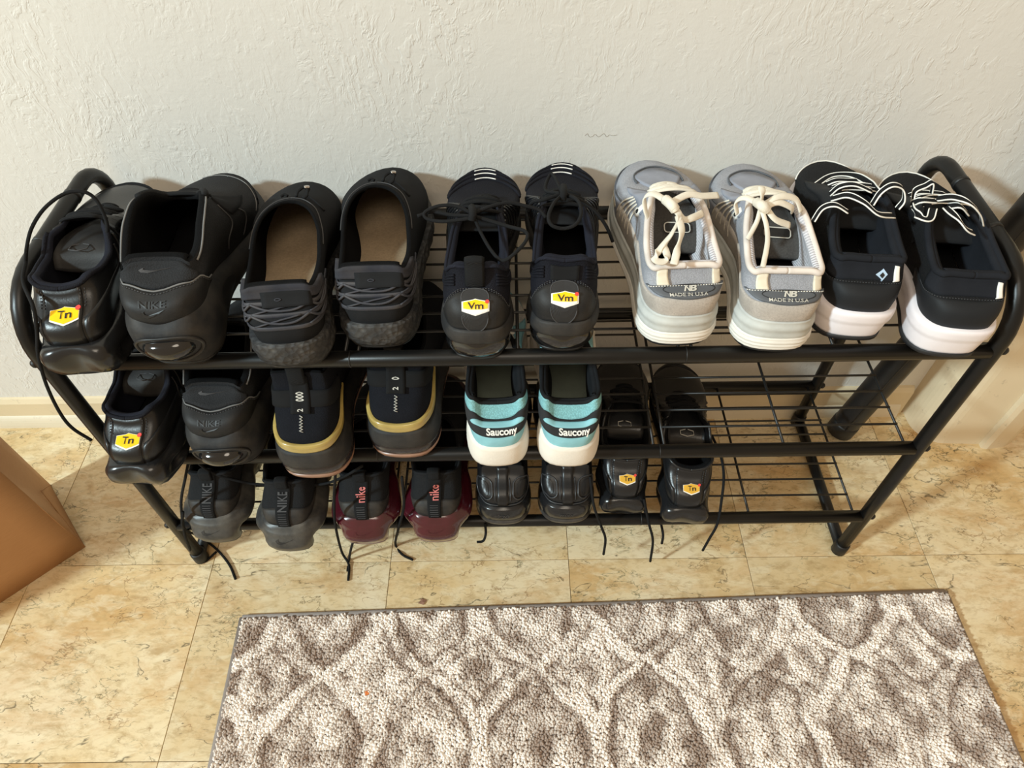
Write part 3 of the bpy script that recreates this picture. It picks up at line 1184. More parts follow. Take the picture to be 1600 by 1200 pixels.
# ------------------------------------------------------------------ shoe materials
BLK = lambda v: (v * 1.15, v * 1.2, v * 1.32, 1)
DUST = srgb(128, 118, 104)
m_leather = mat('black_leather', BLK(.007), .34, tex='grain', ts=420, tb=.25, spec=.5, var=.2)
m_leather2 = mat('black_matte_leather', BLK(.011), .55, spec=.3, tex='grain', ts=600, tb=.3, var=.2, dust=DUST, dust_amt=.06)
m_knit = mat('black_knit', BLK(.013), .85, spec=.2, tex='mesh', ts=700, tb=.5)
m_knit2 = mat('charcoal_knit', BLK(.020), .85, spec=.2, tex='mesh', ts=650, tb=.6)
m_fab = mat('black_fabric', BLK(.013), .9, spec=.12, tex='grain', ts=900, tb=.4)
m_lin = mat('black_lining', BLK(.006), .95, spec=.1, tex='mesh', ts=900, tb=.4)
m_navy = mat('navy_knit', srgb(22, 23, 31), .8, spec=.2, tex='mesh', ts=800, tb=.6)
m_navy_rib = mat('navy_rib_lining', srgb(30, 32, 42), .85, spec=.2, tex='riby', ts=330, tb=.5)
m_rubber = mat('black_rubber', BLK(.010), .42, spec=.4, tex='grain', ts=260, tb=.12, dust=DUST, dust_amt=.10)
m_rubber_m = mat('black_foam', BLK(.015), .6, spec=.3, tex='grain', ts=300, tb=.2, dust=DUST, dust_amt=.16)
m_dusty = mat('dusty_black_foam', BLK(.024), .62, spec=.3, tex='mesh', ts=150, tb=.9, dust=srgb(120, 116, 110), dust_amt=.5, dist=.0020)
m_gloss = mat('black_glossy_plastic', BLK(.006), .10, spec=.6, coat=.3)
m_lace = mat('black_lace', BLK(.009), .8, spec=.2, tex='riby', ts=900, tb=.4)
m_piping = mat('grey_piping', srgb(112, 112, 112), .7)
m_thread = mat('dark_grey_thread', srgb(66, 66, 68), .8)
m_white = mat('white_print', srgb(236, 234, 228), .6)
m_yellow = mat('yellow_enamel', srgb(250, 200, 10), .35)
m_orange = mat('dull_yellow_enamel', srgb(226, 174, 60), .4)
m_red = mat('red_enamel', srgb(220, 66, 60), .4)
m_ink = mat('black_print', BLK(.008), .5)
m_steel = mat('bright_metal', srgb(190, 190, 190), .25, metal=1.0)
m_tan = mat('tan_insole', srgb(146, 128, 104), .9, tex='suede', ts=300, tb=.2)
m_greyins = mat('grey_green_insole', srgb(96, 104, 94), .9, tex='grain', ts=500, tb=.2)
m_groove = mat('worn_grey_strap', srgb(56, 58, 66), .55, spec=.3, tex='grain', ts=400, tb=.2, dust=DUST, dust_amt=.2)


def hexagon(w, h):
    return [(-.5 * w, -.27 * h), (0, -.5 * h), (.5 * w, -.27 * h), (.5 * w, .27 * h), (0, .5 * h), (-.5 * w, .27 * h)]


def hex_badge(S, f, t0, v0, wdt, txt, rot=0.0, ylw=None, dark_rim=True):
    """pointed yellow badge with white foot, black letters and a red dot"""
    h = wdt * .80
    ylw = ylw or m_yellow
    b = S.badge(f, hexagon(wdt * 1.14, h * 1.14), t0, v0, m_ink if dark_rim else m_white, .0014, rot, name='badge')
    S.badge(f, hexagon(wdt * 1.02, h * 1.03), t0, v0, m_white, .0019, rot, name='badge_rim', parent=b)
    P = [(-.48 * wdt, -.16 * h), (.48 * wdt, -.16 * h), (.48 * wdt, .25 * h), (0, .48 * h), (-.48 * wdt, .25 * h)]
    if txt == 'Vm':
        P = [(-.50 * wdt, -.14 * h), (-.22 * wdt, -.18 * h), (.22 * wdt, -.18 * h), (.50 * wdt, -.14 * h), (.50 * wdt, .265 * h), (0, .495 * h), (-.50 * wdt, .265 * h)]
    else:
        P = [(-.49 * wdt, -.20 * h), (0, -.42 * h), (.49 * wdt, -.20 * h), (.49 * wdt, .26 * h), (0, .49 * h), (-.49 * wdt, .26 * h)]
    S.badge(f, P, t0, v0, ylw, .0024, rot, name='badge_field', parent=b)
    S.text(txt, m_ink, f, t0, v0 + (.06 * h / S.metric(f, t0, v0)[1]), wdt * .48, .0031, rot, bold=.014, parent=b)
    a, bb_ = S.metric(f, t0, v0)
    c, d_ = math.cos(rot), math.sin(rot)
    ox, oy = .47 * wdt, .30 * h
    S.badge(f, [(.10 * wdt * math.cos(q), .10 * wdt * math.sin(q)) for q in np.linspace(0, 2 * math.pi, 11)[:-1]],
            t0 + (ox * c - oy * d_) / a, v0 + (ox * d_ + oy * c) / bb_, m_red, .0032, 0, name='badge_dot', parent=b, step=.004)
    return b


def dome(S, name, m, f, t0, v0, rx, ry, hgt, base=.0, n=24, rings=6, parent=None, flat=.5):
    a, b = S.metric(f, t0, v0)
    V, F = [], []
    V.append(f(t0, v0, base + hgt))
    for k in range(1, rings + 1):
        q = k / rings
        off = base + hgt * max(0, 1 - q * q) ** flat
        for i in range(n):
            th = 2 * math.pi * i / n
            V.append(f(t0 + rx * q * math.cos(th) / a, v0 + ry * q * math.sin(th) / b, off))
    for i in range(n):
        F.append((0, 1 + i, 1 + (i + 1) % n))
    for k in range(rings - 1):
        for i in range(n):
            p, q_ = 1 + k * n, 1 + (k + 1) * n
            F.append((p + i, q_ + i, q_ + (i + 1) % n, p + (i + 1) % n))
    return S.part(name, np.array(V), F, m, parent)


def sstep(x, a, b):
    q = np.clip((x - a) / (b - a), 0, 1)
    return q * q * (3 - 2 * q)


def side_ribs(S, m, n=7, t0=.20, t1=.36, r=.0013):
    """wavy plastic ribs rising over the flanks"""
    for sg in (1, -1):
        for k in range(n):
            q = k / (n - 1)
            t = t0 + (t1 - t0) * q
            S.line('rib', m, S.surf, [(sg * (t - .012), .06), (sg * (t + .004), .25), (sg * (t - .006), .48), (sg * (t + .006), .70), (sg * (t + .012), .88)], r, .0008, flat=.8)


def pull_loop(S, m, w=.010, v0=.74, h=.012, back=.004, t0=0.0):
    """fabric loop standing on the heel"""
    a = S.surf(t0, v0, .0012); b = S.surf(t0, 1.0, .001)
    top = b + np.array([0, -.002, h]); inn = S.surf(t0, .90, -.009)
    P = [a, (a + b) / 2 + np.array([0, -back, 0]), b + np.array([0, -back, h * .4]), top, b + np.array([0, .007, h * .55]), inn]
    V, F = tube_geo(catmull(P, 6), w, 8, flat=.16, side=(1, 0, 0))
    return S.part('pull_tab', V, F, m)


# ------------------------------------------------------------------ A: leather runner with hexagon heel badge
def shoe_tn(side, loc, yaw, label, group, old=False, L=.294, W=.104, pitch=0., roll=0., lacing=True):
    S = Shoe('running_shoe', label, group, side, loc, yaw, L, W, 1.0, zb={0: .044, .2: .044, .5: .034, 1: .026}, pitch=pitch, roll=roll,
             T=dict(y={0: .044, .05: .046, .1: .052, .2: .070, .35: .100, .5: .130, .62: .148, .8: .166, 1: .185},
                    x={0: 0, .03: .011, .08: .024, .14: .031, .3: .036, .45: .032, .55: .022, .75: .016, .92: .011, 1: 0},
                    z={0: .098, .05: .100, .12: .104, .22: .098, .34: .096, .46: .110, .6: .110, .8: .096, 1: .084}), uin=.006)
    up_m = m_leather if not old else mat('worn_black_leather', BLK(.010), .30, tex='grain', ts=420, tb=.25)
    S.upper(up_m, m_navy_rib if not old else m_lin, m_lin)

    def prof(t, w):
        a = np.abs(t)
        lob = .013 * np.exp(-((a - .038) / .019) ** 2) + .008 * np.exp(-((a - .115) / .03) ** 2)
        gro = -.007 * np.exp(-((w - .45) / .14) ** 2) * sstep(a, .055, .085) * (1 - sstep(a, .2, .24))
        return (.002 + lob) * np.sin(np.pi * np.clip(w * .9 + .1, 0, 1)) ** .7 + gro - .004 * (1 - w) ** 2 - .003 * sstep(w, .85, 1)
    f = S.band('midsole', m_gloss_soft, .004, {0: .048, .2: .048, .5: .038, 1: .030}, prof, 12)
    S.band('outsole', m_rubber, 0, .006, lambda t, w: -.006 + .003 * w + 0 * t, 3)
    # heel column with stitched sides, counter and eyestay panels
    S.patch('heel_strip', up_m, S.surf, -.030, .030, 0.03, .97, .0006, .0012, 10, 12)
    for sg in (1, -1):
        S.stitch(m_thread, S.surf, [(sg * .026, .60), (sg * .027, .75), (sg * .029, .93)], off=.0024)
        S.stitch(m_thread, S.surf, [(sg * .034, .60), (sg * .035, .75), (sg * .037, .93)], off=.0008)
        S.patch('quarter_panel', up_m, S.surf, sg * .034, sg * .20, lambda u: .02 + .0 * u, lambda u: .42 + .22 * np.sin(u * 2.4), .0004, .0008, 18, 6)
        S.patch('eyestay', up_m, S.surf, sg * .25, sg * .42, .72, .97, .0006, .0012, 14, 4)
        S.line('collar_edge', m_navy if not old else up_m, S.surf, [(sg * .0, .985), (sg * .03, .985), (sg * .08, .985), (sg * .15, .985), (sg * .23, .985)], .0026, .0005, n=7)
    side_ribs(S, m_rubber, 8, .19, .37)
    hex_badge(S, S.surf, .004, .50, .0275 if not old else .022, 'Tn', .0, m_yellow if not old else m_orange, True)
    S.patch('toe_cap', m_fab if not old else up_m, S.surf, .395, .605, .0, lambda u: .34 + .12 * np.sin(np.pi * u), .0004, .0010, 24, 6)
    # tongue with moulded label
    tg = S.tongue(m_leather2 if not old else up_m, [(.185, .082, .016, .003), (.155, .094, .022, .004), (.130, .098, .027, .003), (.108, .090, .030, -.002), (.096, .074, .030, -.006)])
    tongue_hex(S, m_thread if not old else m_silver, .112, .0955, .020)
    if lacing:
        S.lacing(m_lace, [.58, .68, .78, .88, .96], .0022)
    return S


m_gloss_soft = mat('black_polished_rubber', BLK(.010), .22, spec=.55)


def S_plane(*a):
    return None


def tongue_hex(S, m, y, z, w):
    """hexagon outline moulded on the tongue"""
    P = [(x, y + q * .8, z + .0004 - q * .12) for x, q in hexagon(w, w * .95)]
    V, F = tube_geo(P, .0007, 5, closed=True)
    S.part('tongue_label', V, F, m)


# ------------------------------------------------------------------ B: knit shoe with a see-through heel bubble
def shoe_bubble(side, loc, yaw, label, group, pitch=0., roll=0.):
    S = Shoe('sneaker', label, group, side, loc, yaw, .302, .113, 1.0, zb={0: .064, .1: .068, .2: .066, .4: .050, .6: .036, 1: .028}, pitch=pitch, roll=roll,
             T=dict(y={0: .058, .05: .056, .1: .052, .2: .066, .35: .098, .5: .128, .62: .145, .8: .155, 1: .162},
                    x={0: 0, .03: .014, .08: .030, .14: .037, .3: .042, .45: .040, .6: .032, .8: .018, .92: .009, 1: 0},
                    z={0: .116, .06: .117, .12: .112, .22: .114, .36: .130, .5: .138, .65: .134, .85: .122, 1: .118}), uin=.005,
             bez=dict(c={0: .003, .25: .005, .45: .012, .6: .026, .8: .055, 1: .085}, d={0: .03, .25: .03, .45: .04, .6: .045, .8: .045, 1: .045}))
    S.upper(m_knit2, m_lin, m_lin, th={0: .009, .3: .008, .6: .006, 1: .005})

    def prof(t, w):
        a = np.abs(t)
        return .006 * np.sin(np.pi * np.clip(w, 0, 1)) ** .8 + .004 * np.exp(-(a / .06) ** 2) * np.sin(np.pi * w) - .005 * (1 - w) ** 3 - .004 * sstep(w, .8, 1)
    f = S.band('midsole', m_rubber_m, .003, {0: .068, .1: .076, .2: .076, .34: .060, .5: .042, 1: .032}, prof, 14)
    S.band('outsole', m_rubber, 0, .005, lambda t, w: -.006 + .003 * w + 0 * t, 3)
    # bubble in its eyelet
    E1 = [(.034 * math.cos(a), .0185 * math.sin(a)) for a in np.linspace(0, 2 * math.pi, 41)[:-1]]
    V, F, e = poly_fill(E1, 3)
    ey = S.decal('bubble_well', m_ink, f, V, F, .004, .47, .0012)
    S.outline('bubble_rim', m_rubber, f, E1, .004, .47, r=.0024, off=.0012, n=7, parent=ey)
    dome(S, 'heel_bubble', m_gloss, f, .004, .48, .0275, .0150, .0100, .0004)
    # side windows
    for sg in (1, -1):
        dome(S, 'side_window', m_ink, f, sg * .17, .55, .030, .012, .0012, .0003, flat=1)
    # moulded counter with a scalloped grey edge
    top = keys({0: .14, .06: .20, .16: .44, .26: .66, .36: .58, .5: .46, .64: .58, .74: .66, .84: .44, .94: .20, 1: .14})
    S.patch('heel_counter', m_leather2, S.surf, -.15, .15, 0.0, lambda u: top(u), .0006, .0016, 44, 10)
    uu = np.linspace(0, 1, 25)
    S.line('counter_piping', m_piping, S.surf, [(-.15 + .30 * u, float(top(u)) + .01) for u in uu], .0010, .0022)
    S.stitch(m_thread, S.surf, [(-.15 + .30 * u, float(top(u)) - .04) for u in uu], off=.0026)
    tb = lambda u: top(.27 + .46 * u) + .05
    S.patch('heel_pad', m_knit2, S.surf, -.069, .069, lambda u: tb(u), lambda u: .95 - .12 * (2 * u - 1) ** 4, .0006, .0030, 30, 8)
    V, F, e = poly_fill(SWOOSH, 2)
    S.decal('swoosh', m_thread, S.surf, np.array(SWOOSH), [tuple(range(len(SWOOSH)))], .0, .80, .0044, scale=.022)
    nk = S.text('NIKE', m_ink, S.surf, .0, .27, .0105, .0030, bold=.02, name='embossed_lettering', sx=1.15)
    S.decal('embossed_swoosh', m_ink, S.surf, np.array(SWOOSH), [tuple(range(len(SWOOSH)))], .0, .15, .0030, scale=.024)
    # collar piping up the eyestay
    for sg in (1, -1):
        S.line('collar_piping', m_piping, S.surf, [(sg * .085, .95), (sg * .13, .98), (sg * .19, .985), (sg * .26, .985)], .0012, .0012)
        S.line('overlay_seam', m_thread, S.surf, [(sg * .30, .85), (sg * .29, .60), (sg * .25, .35), (sg * .24, .12)], .0008, .0006)
        S.line('overlay_seam', m_thread, S.surf, [(sg * .355, .80), (sg * .345, .55), (sg * .31, .3), (sg * .29, .12)], .0008, .0006)
        S.patch('eyestay', m_fab, S.surf, sg * .31, sg * .43, .66, .92, .0006, .0014, 14, 5)
    S.line('collar_roll', m_knit, S.surf, [(.27, .985), (.34, .985), (.42, .985), (.5, .985), (.58, .985), (.66, .985), (.73, .985)], .0042, .0004, n=8)
    S.line('toe_seam', m_piping, S.surf, [(.36, .25), (.40, .36), (.44, .44), (.48, .45), (.52, .44)], .0006, .0006)
    S.patch('toe_overlay', m_knit, S.surf, .40, .60, 0, lambda u: .22 + .05 * np.sin(np.pi * u), .0004, .0008, 22, 5)
    S.lacing(m_lace, [.74, .82, .89, .95], .0022, rise=.004)
    S.free_lace([S.surf(-.37, .9, .002), S.surf(-.36, .6, .004), S.surf(-.33, .40, .006), S.surf(-.30, .25, .004)], .0016, m_lace)
    return S


# ------------------------------------------------------------------ C: slip-on with caged heel
def shoe_cage(side, loc, yaw, label, group, pitch=0., roll=0.):
    S = Shoe('slip_on_sneaker', label, group, side, loc, yaw, .290, .106, 1.04, zb={0: .036, .3: .034, .6: .028, 1: .024}, pitch=pitch, roll=roll,
             T=dict(y={0: .038, .05: .038, .1: .037, .2: .058, .35: .098, .5: .128, .62: .145, .8: .158, 1: .164},
                    x={0: 0, .03: .014, .08: .029, .14: .036, .3: .040, .45: .038, .6: .030, .8: .017, .92: .008, 1: 0},
                    z={0: .098, .08: .097, .16: .088, .28: .084, .42: .094, .6: .106, .8: .110, 1: .111}), uin=.004,
             bez=dict(c={0: .003, .25: .004, .45: .010, .6: .026, .8: .052, 1: .075}, d={0: .03, .25: .02, .45: .02, .6: .028, .8: .036, 1: .038}))
    S.upper(m_fab, m_lin, m_tan, th={0: .006, .4: .005, .6: .004, 1: .004}, insole_z=.014)

    def prof(t, w):
        dim = .0012 * np.sin(t * 160) * np.sin(w * 14) * sstep(w, .1, .25) * (1 - sstep(w, .75, .95))
        return .003 * np.sin(np.pi * np.clip(w * .8 + .1, 0, 1)) + .0015 + dim - .004 * (1 - w) ** 4
    S.band('midsole', m_dusty, .003, {0: .038, .3: .037, .6: .031, 1: .026}, prof, 14, nt=144)
    S.band('outsole', m_rubber, 0, .0035, lambda t, w: -.002 + .0 * t, 2)
    # heel cage: three drooping straps, crossed cords between them
    for v0, dr in ((.24, .05), (.46, .05), (.68, .04)):
        S.line('cage_strap', m_groove, S.surf, [(t, v0 + dr * (t / .15) ** 2 - (.0 if abs(t) < .12 else .02)) for t in np.linspace(-.155, .155, 13)], .0028, .0010, flat=.42, n=8)
    for (va, vb) in ((.24, .46), (.46, .68)):
        for c0 in (-.085, 0.0, .085):
            S.line('cage_cord', m_groove, S.surf, [(c0 - .042, vb + .01), (c0 - .012, (va + vb) / 2 - .015), (c0 + .02, (va + vb) / 2 - .02), (c0 + .045, vb + .01)], .0015, .0022, n=6)
            S.line('cage_cord', m_groove, S.surf, [(c0 - .04, va + .03), (c0 - .01, (va + vb) / 2), (c0 + .03, vb - .01)], .0012, .0018, n=6)
    S.patch('collar_pad', m_groove_f, S.surf, -.115, .115, lambda u: .80 - .03 * np.cos((u - .5) * 6), .985, .0006, .0034, 26, 6)
    S.patch('heel_tab', m_fab, S.surf, -.02, .05, .60, .90, .003, .0012, 10, 6)
    P = [(.0028 * math.cos(a), .0016 * math.sin(a)) for a in np.linspace(0, 2 * math.pi, 13)[:-1]]
    S.outline('heel_mark', m_groove, S.surf, P, .0, .74, .0005, .0050)
    S.line('collar_seam', m_thread, S.surf, [(.5, .955), (.46, .95), (.40, .94), (.33, .93), (.26, .93), (.2, .93)], .0007, .0006)
    S.line('collar_seam', m_thread, S.surf, [(-.5, .955), (-.46, .95), (-.40, .94), (-.33, .93), (-.26, .93), (-.2, .93)], .0007, .0006)
    # toggle and short lace end on the vamp
    p = S.surf(.5, .93, .001) + np.array([.006, -.002, 0])
    lp = [p + np.array(q) for q in ((.000, 0, .001), (.002, .008, .003), (.008, .014, .004), (.013, .009, .004), (.012, .0, .002), (.008, -.004, .001))]
    S.free_lace(lp, .0032, m_lace, .5, name='lace_loop')
    S.free_lace([p + np.array(q) for q in ((.010, .009, .006), (.0125, .010, .006), (.015, .0105, .005))], .0024, m_steel, name='lace_bead')
    S.free_lace([p + np.array(q) for q in ((.012, .000, .002), (.022, -.008, -.001), (.032, -.018, -.008))], .0013, m_lace)
    S.free_lace([p + np.array(q) for q in ((-.018, .002, .001), (-.014, .004, .002), (-.010, .002, .001))], .0018, m_lace)
    return S


m_groove_f = mat('worn_grey_collar_fabric', srgb(44, 46, 54), .9, spec=.2, tex='grain', ts=700, tb=.4, dust=DUST, dust_amt=.12)


# ------------------------------------------------------------------ D: navy runner with tall heel tab
def shoe_vm(side, loc, yaw, label, group, pitch=0., roll=0., tab='up'):
    S = Shoe('running_shoe', label, group, side, loc, yaw, .299, .094, 1.05, zb={0: .046, .25: .044, .5: .036, 1: .026}, pitch=pitch, roll=roll,
             T=dict(y={0: .044, .05: .045, .1: .049, .17: .060, .3: .090, .45: .122, .6: .150, .8: .168, 1: .190},
                    x={0: 0, .03: .012, .08: .025, .13: .030, .2: .033, .35: .030, .5: .022, .65: .015, .85: .010, 1: 0},
                    z={0: .106, .05: .108, .09: .104, .14: .094, .2: .088, .3: .094, .45: .108, .6: .108, .8: .094, 1: .080}), uin=.004)
    S.upper(m_navy, m_navy_rib, m_lin)

    def prof(t, w):
        return .003 + .0 * t - .002 * (1 - w)

    def prof2(t, w):
        a = np.abs(t)
        lob = .0035 * np.cos(t * 52) ** 2
        return (lob + .003) * np.sin(np.pi * np.clip(w * .92 + .08, 0, 1)) ** .6 - .004 - .003 * (1 - w) ** 2
    S.band('midsole', m_rubber_m, {0: .030, .5: .026, 1: .018}, {0: .050, .25: .048, .5: .040, 1: .029}, lambda t, w: .0035 * np.sin(np.pi * np.clip(w * .8 + .15, 0, 1)) + 0 * t, 8)
    S.band('air_unit', m_gloss, .004, {0: .033, .5: .028, 1: .020}, prof2, 12, nt=144)
    S.band('outsole', m_rubber, 0, .005, lambda t, w: -.006 + .002 * w + 0 * t, 3)
    top = keys({0: .05, .18: .16, .32: .46, .42: .60, .5: .63, .58: .60, .68: .46, .82: .16, 1: .05})
    hc = S.patch('heel_counter', m_leather2, S.surf, -.115, .115, 0.0, lambda u: top(u), .0006, .0016, 40, 10)
    S.stitch(m_thread, S.surf, [(-.115 + .23 * u, float(top(u)) + .02) for u in np.linspace(.05, .95, 19)], .003, off=.0009)
    S.stitch(m_thread, S.surf, [(-.115 + .23 * u, float(top(u)) + .045) for u in np.linspace(.1, .9, 17)], .003, off=.0009)
    cp = capsule(.024, .046, .0115)
    cb = S.badge(S.surf, cp, .0, .34, m_ink_soft, .0030, name='heel_plate')
    S.outline('plate_edge', m_thread, S.surf, cp, .0, .34, .0006, .0030, parent=cb)
    S_off = lambda t, v, o: S.surf(t, v, np.asarray(o) + .0022)
    hex_badge(S, S_off, .001, .36, .0215, 'Vm', 0, None, False)
    for k in range(4):
        S.line('collar_rib', m_navy, S.surf, [(sg_ * .11, .86 - .05 * k - .04 * abs(sg_)) for sg_ in (-1, -.75, -.5, -.28)], .0016, .0004)
        S.line('collar_rib', m_navy, S.surf, [(sg_ * .11, .86 - .05 * k - .04 * abs(sg_)) for sg_ in (1, .75, .5, .28)], .0016, .0004)
    for sg in (1, -1):
        S.line('collar_edge', m_navy_rib, S.surf, [(sg * .0, .99), (sg * .025, .99), (sg * .05, .99), (sg * .075, .985), (sg * .11, .985), (sg * .17, .985), (sg * .25, .985)], .0022, .0003, n=7)
    if tab == 'up':
        pull_loop(S, m_lace, .0105, .70, .013)
    else:
        S.patch('pull_tab', m_lace, S.surf, -.020, .020, .66, .90, .0008, .0022, 8, 6)
    # glossy rib cage along the flanks and moulded dashes on the toe
    for sg in (1, -1):
        for k in range(8):
            t = .22 + .021 * k
            S.line('rib', m_gloss_soft, S.surf, [(sg * (t - .03), .08), (sg * (t - .012), .26), (sg * t, .45), (sg * (t + .012), .66), (sg * (t + .02), .86)], .0014, .0006)
    for k, v in enumerate((.50, .60, .69)):
        S.line('toe_mark', m_white, S.surf, [(.5 - .011, v + .004), (.5, v), (.5 + .011, v + .004)], .0009, .0020, flat=.6)
        S.line('toe_ridge', m_navy, S.surf, [(.41, v - .12), (.455, v - .03), (.5, v - .005), (.545, v - .03), (.59, v - .12)], .0022, .0002)
    S.line('toe_ridge', m_navy, S.surf, [(.40, .14), (.45, .26), (.5, .30), (.55, .26), (.60, .14)], .0022, .0002)
    S.tongue(m_fab, [(.190, .080, .015, .003), (.16, .092, .020, .004), (.138, .096, .025, .003), (.122, .092, .028, .0)])
    S.lacing(m_lace, [.50, .58, .66, .74, .82, .90], .0021, rise=.006)
    return S


m_ink_soft = mat('black_soft_rubber', BLK(.014), .6)


# ------------------------------------------------------------------ E: grey runner with cream laces
m_gmesh = mat('grey_mesh', srgb(164, 166, 174), .85, tex='mesh', ts=800, tb=.6)
m_gsuede = mat('grey_suede', srgb(182, 174, 166), .95, tex='suede', ts=500, tb=.5, var=.15)
m_gover = mat('blue_grey_overlay', srgb(140, 144, 156), .6, tex='grain', ts=400, tb=.2)
m_gsole = mat('pale_grey_foam', srgb(190, 193, 190), .55, tex='grain', ts=200, tb=.12, dust=srgb(150, 140, 120), dust_amt=.18)
m_gsole2 = mat('off_white_foam', srgb(232, 229, 222), .55, tex='grain', ts=200, tb=.12, dust=srgb(180, 166, 140), dust_amt=.2)
m_gdark = mat('slate_heel_tab', srgb(82, 86, 92), .5, tex='grain', ts=400, tb=.15)
m_cream = mat('cream_lace', srgb(238, 231, 216), .85, tex='riby', ts=600, tb=.4)
m_creamtab = mat('cream_reflective_tab', srgb(224, 214, 194), .45, tex='grain', ts=300, tb=.1)
m_wrib = mat('white_ribbed_lining', srgb(214, 212, 218), .85, tex='riby', ts=95, tb=.9, dist=.0012)
m_wrim = mat('cream_collar_rim', srgb(216, 207, 200), .9, tex='grain', ts=700, tb=.3)
m_silver = mat('silver_print', srgb(200, 198, 190), .35)
m_gt = mat('dark_grey_tongue', srgb(70, 68, 66), .85, tex='mesh', ts=500, tb=.5)


def shoe_grey(side, loc, yaw, label, group, pitch=0., roll=0.):
    S = Shoe('running_shoe', label, group, side, loc, yaw, .294, .108, 1.02, zb={0: .044, .25: .042, .5: .034, 1: .026}, pitch=pitch, roll=roll,
             T=dict(y={0: .040, .05: .040, .1: .039, .16: .044, .3: .082, .45: .118, .58: .142, .8: .165, 1: .185},
                    x={0: 0, .03: .014, .08: .029, .13: .035, .2: .038, .35: .035, .5: .028, .65: .020, .85: .012, 1: 0},
                    z={0: .092, .06: .092, .12: .090, .2: .090, .34: .098, .48: .108, .6: .108, .8: .094, 1: .082}), uin=.004)
    S.upper(m_gmesh, m_wrib, m_lin, th={0: .007, .2: .008, .5: .008, .7: .004, 1: .003})

    def prof(t, w):
        return .0045 * np.sin(np.pi * np.clip(w * .75 + .2, 0, 1)) + .0012 * np.sin(w * 22) * (np.abs(t) < .25) + .0
    f1 = S.band('midsole', m_gsole, {0: .022, .3: .022, .5: .012, 1: .010}, {0: .047, .25: .046, .5: .038, 1: .028}, lambda t, w: .0028 * np.sin(np.pi * np.clip(w * .8 + .2, 0, 1)) + .0007 * np.sin(w * 13) + .0 * t, 12)

    def prof2(t, w):
        return .0045 - .004 * (1 - w) ** 3 - .0035 * sstep(w, .7, 1) + .0010 * np.sin(w * 24) + 0 * t
    S.band('heel_cushion', m_gsole2, .004, {0: .026, .3: .024, .5: .014, 1: .011}, prof2, 14)
    S.band('outsole', m_ink_soft, 0, .0045, lambda t, w: -.001 + 0 * t, 2)
    # suede counter and saddle
    top = keys({0: .50, .15: .36, .3: .33, .5: .31, .7: .33, .85: .36, 1: .50})
    S.patch('heel_counter', m_gsuede, S.surf, -.19, .19, 0, lambda u: top(u), .0006, .0016, 44, 8)
    lo = keys({0: .50, .25: .33, .5: .27, .75: .33, 1: .50}); hi = keys({0: .52, .2: .575, .5: .58, .8: .575, 1: .52})
    hb = S.patch('heel_tab', m_gdark, S.surf, -.075, .075, lambda u: lo(u), lambda u: hi(u), .0014, .0022, 30, 8)
    S.stitch(m_white, S.surf, [(-.072 + .144 * u, float(hi(u)) - .025) for u in np.linspace(.04, .96, 13)], .003, off=.0040, parent=hb)
    oval = [(.024 * math.cos(a), .0065 * math.sin(a)) for a in np.linspace(0, 2 * math.pi, 31)[:-1]]
    S.outline('tab_oval', m_ink_soft, S.surf, oval, .002, .475, .0005, .0038, parent=hb)
    S.text('NB', m_silver, S.surf, .002, .490, .0105, .0046, bold=.03, shear=.25, parent=hb, sx=.85, spacing=.85)
    S.text('MADE IN U.S.A', m_silver, S.surf, .000, .365, .0050, .0042, bold=.008, parent=hb, sx=1.05)
    for c0 in (-.034, .050):
        S.patch('reflective_tab', m_creamtab, S.surf, c0 - .011, c0 + .011, .585, .94, .0008, .0022, 8, 6)
    # collar rim
    for sg in (1, -1):
        S.line('collar_rim', m_wrim, S.surf, [(0, .985), (sg * .03, .985), (sg * .065, .985), (sg * .10, .985), (sg * .16, .985), (sg * .24, .985), (sg * .29, .985)], .0036, .0002, n=8)
        S.patch('eyestay', m_gover, S.surf, sg * .24, sg * .42, .70, .95, .0006, .0014, 16, 5)
        S.patch('eyelet_patch', m_white, S.surf, sg * .245, sg * .262, .62, .84, .0012, .0024, 6, 5)
        S.outline('eyelet', m_ink, S.surf, [(.0018 * math.cos(a), .0018 * math.sin(a)) for a in np.linspace(0, 2 * math.pi, 9)[:-1]], sg * .2535, .70, .0012, .0036)
        S.patch('side_panel', m_gsuede, S.surf, sg * .19, sg * .33, .0, lambda u: .42 - .05 * u, .0005, .0010, 18, 5)
        for k in range(5):
            S.line('side_cord', m_cream, S.surf, [(sg * (.27 + .016 * k), .70), (sg * (.265 + .017 * k), .48), (sg * (.25 + .019 * k), .20)], .0011, .0012)
        S.patch('toe_overlay', m_gover, S.surf, sg * .33, sg * .475, 0, lambda u: .42 - .22 * u, .0006, .0012, 18, 6)
        S.badge(S.surf, [(.018 * math.cos(a), .008 * math.sin(a)) for a in np.linspace(0, 2 * math.pi, 25)[:-1]], sg * .37, .2, m_creamtab, .0022, name='reflective_oval')
    S.line('toe_seam', m_gdark, S.surf, [(.335, .46), (.37, .40), (.41, .33), (.45, .25), (.475, .19), (.5, .175), (.525, .19), (.55, .25), (.59, .33), (.63, .40), (.665, .46)], .0009, .0018)
    S.line('throat_seam', m_gdark, S.surf, [(.455, .80), (.468, .70), (.485, .675), (.5, .67), (.515, .675), (.532, .70), (.545, .80)], .0012, .0020)
    S.patch('toe_rim', m_gsole, S.surf, .40, .60, 0, .10, .0004, .0020, 22, 3)
    S.patch('throat_base', m_gover, S.surf, .462, .538, lambda u: .70 + .05 * np.abs(u - .5), .98, .0008, .0016, 16, 5)
    tg = S.tongue(m_gt, [(.185, .084, .018, .003), (.155, .090, .026, .004), (.128, .086, .033, .003), (.104, .072, .035, .001), (.094, .062, .034, .0)], th=.008)
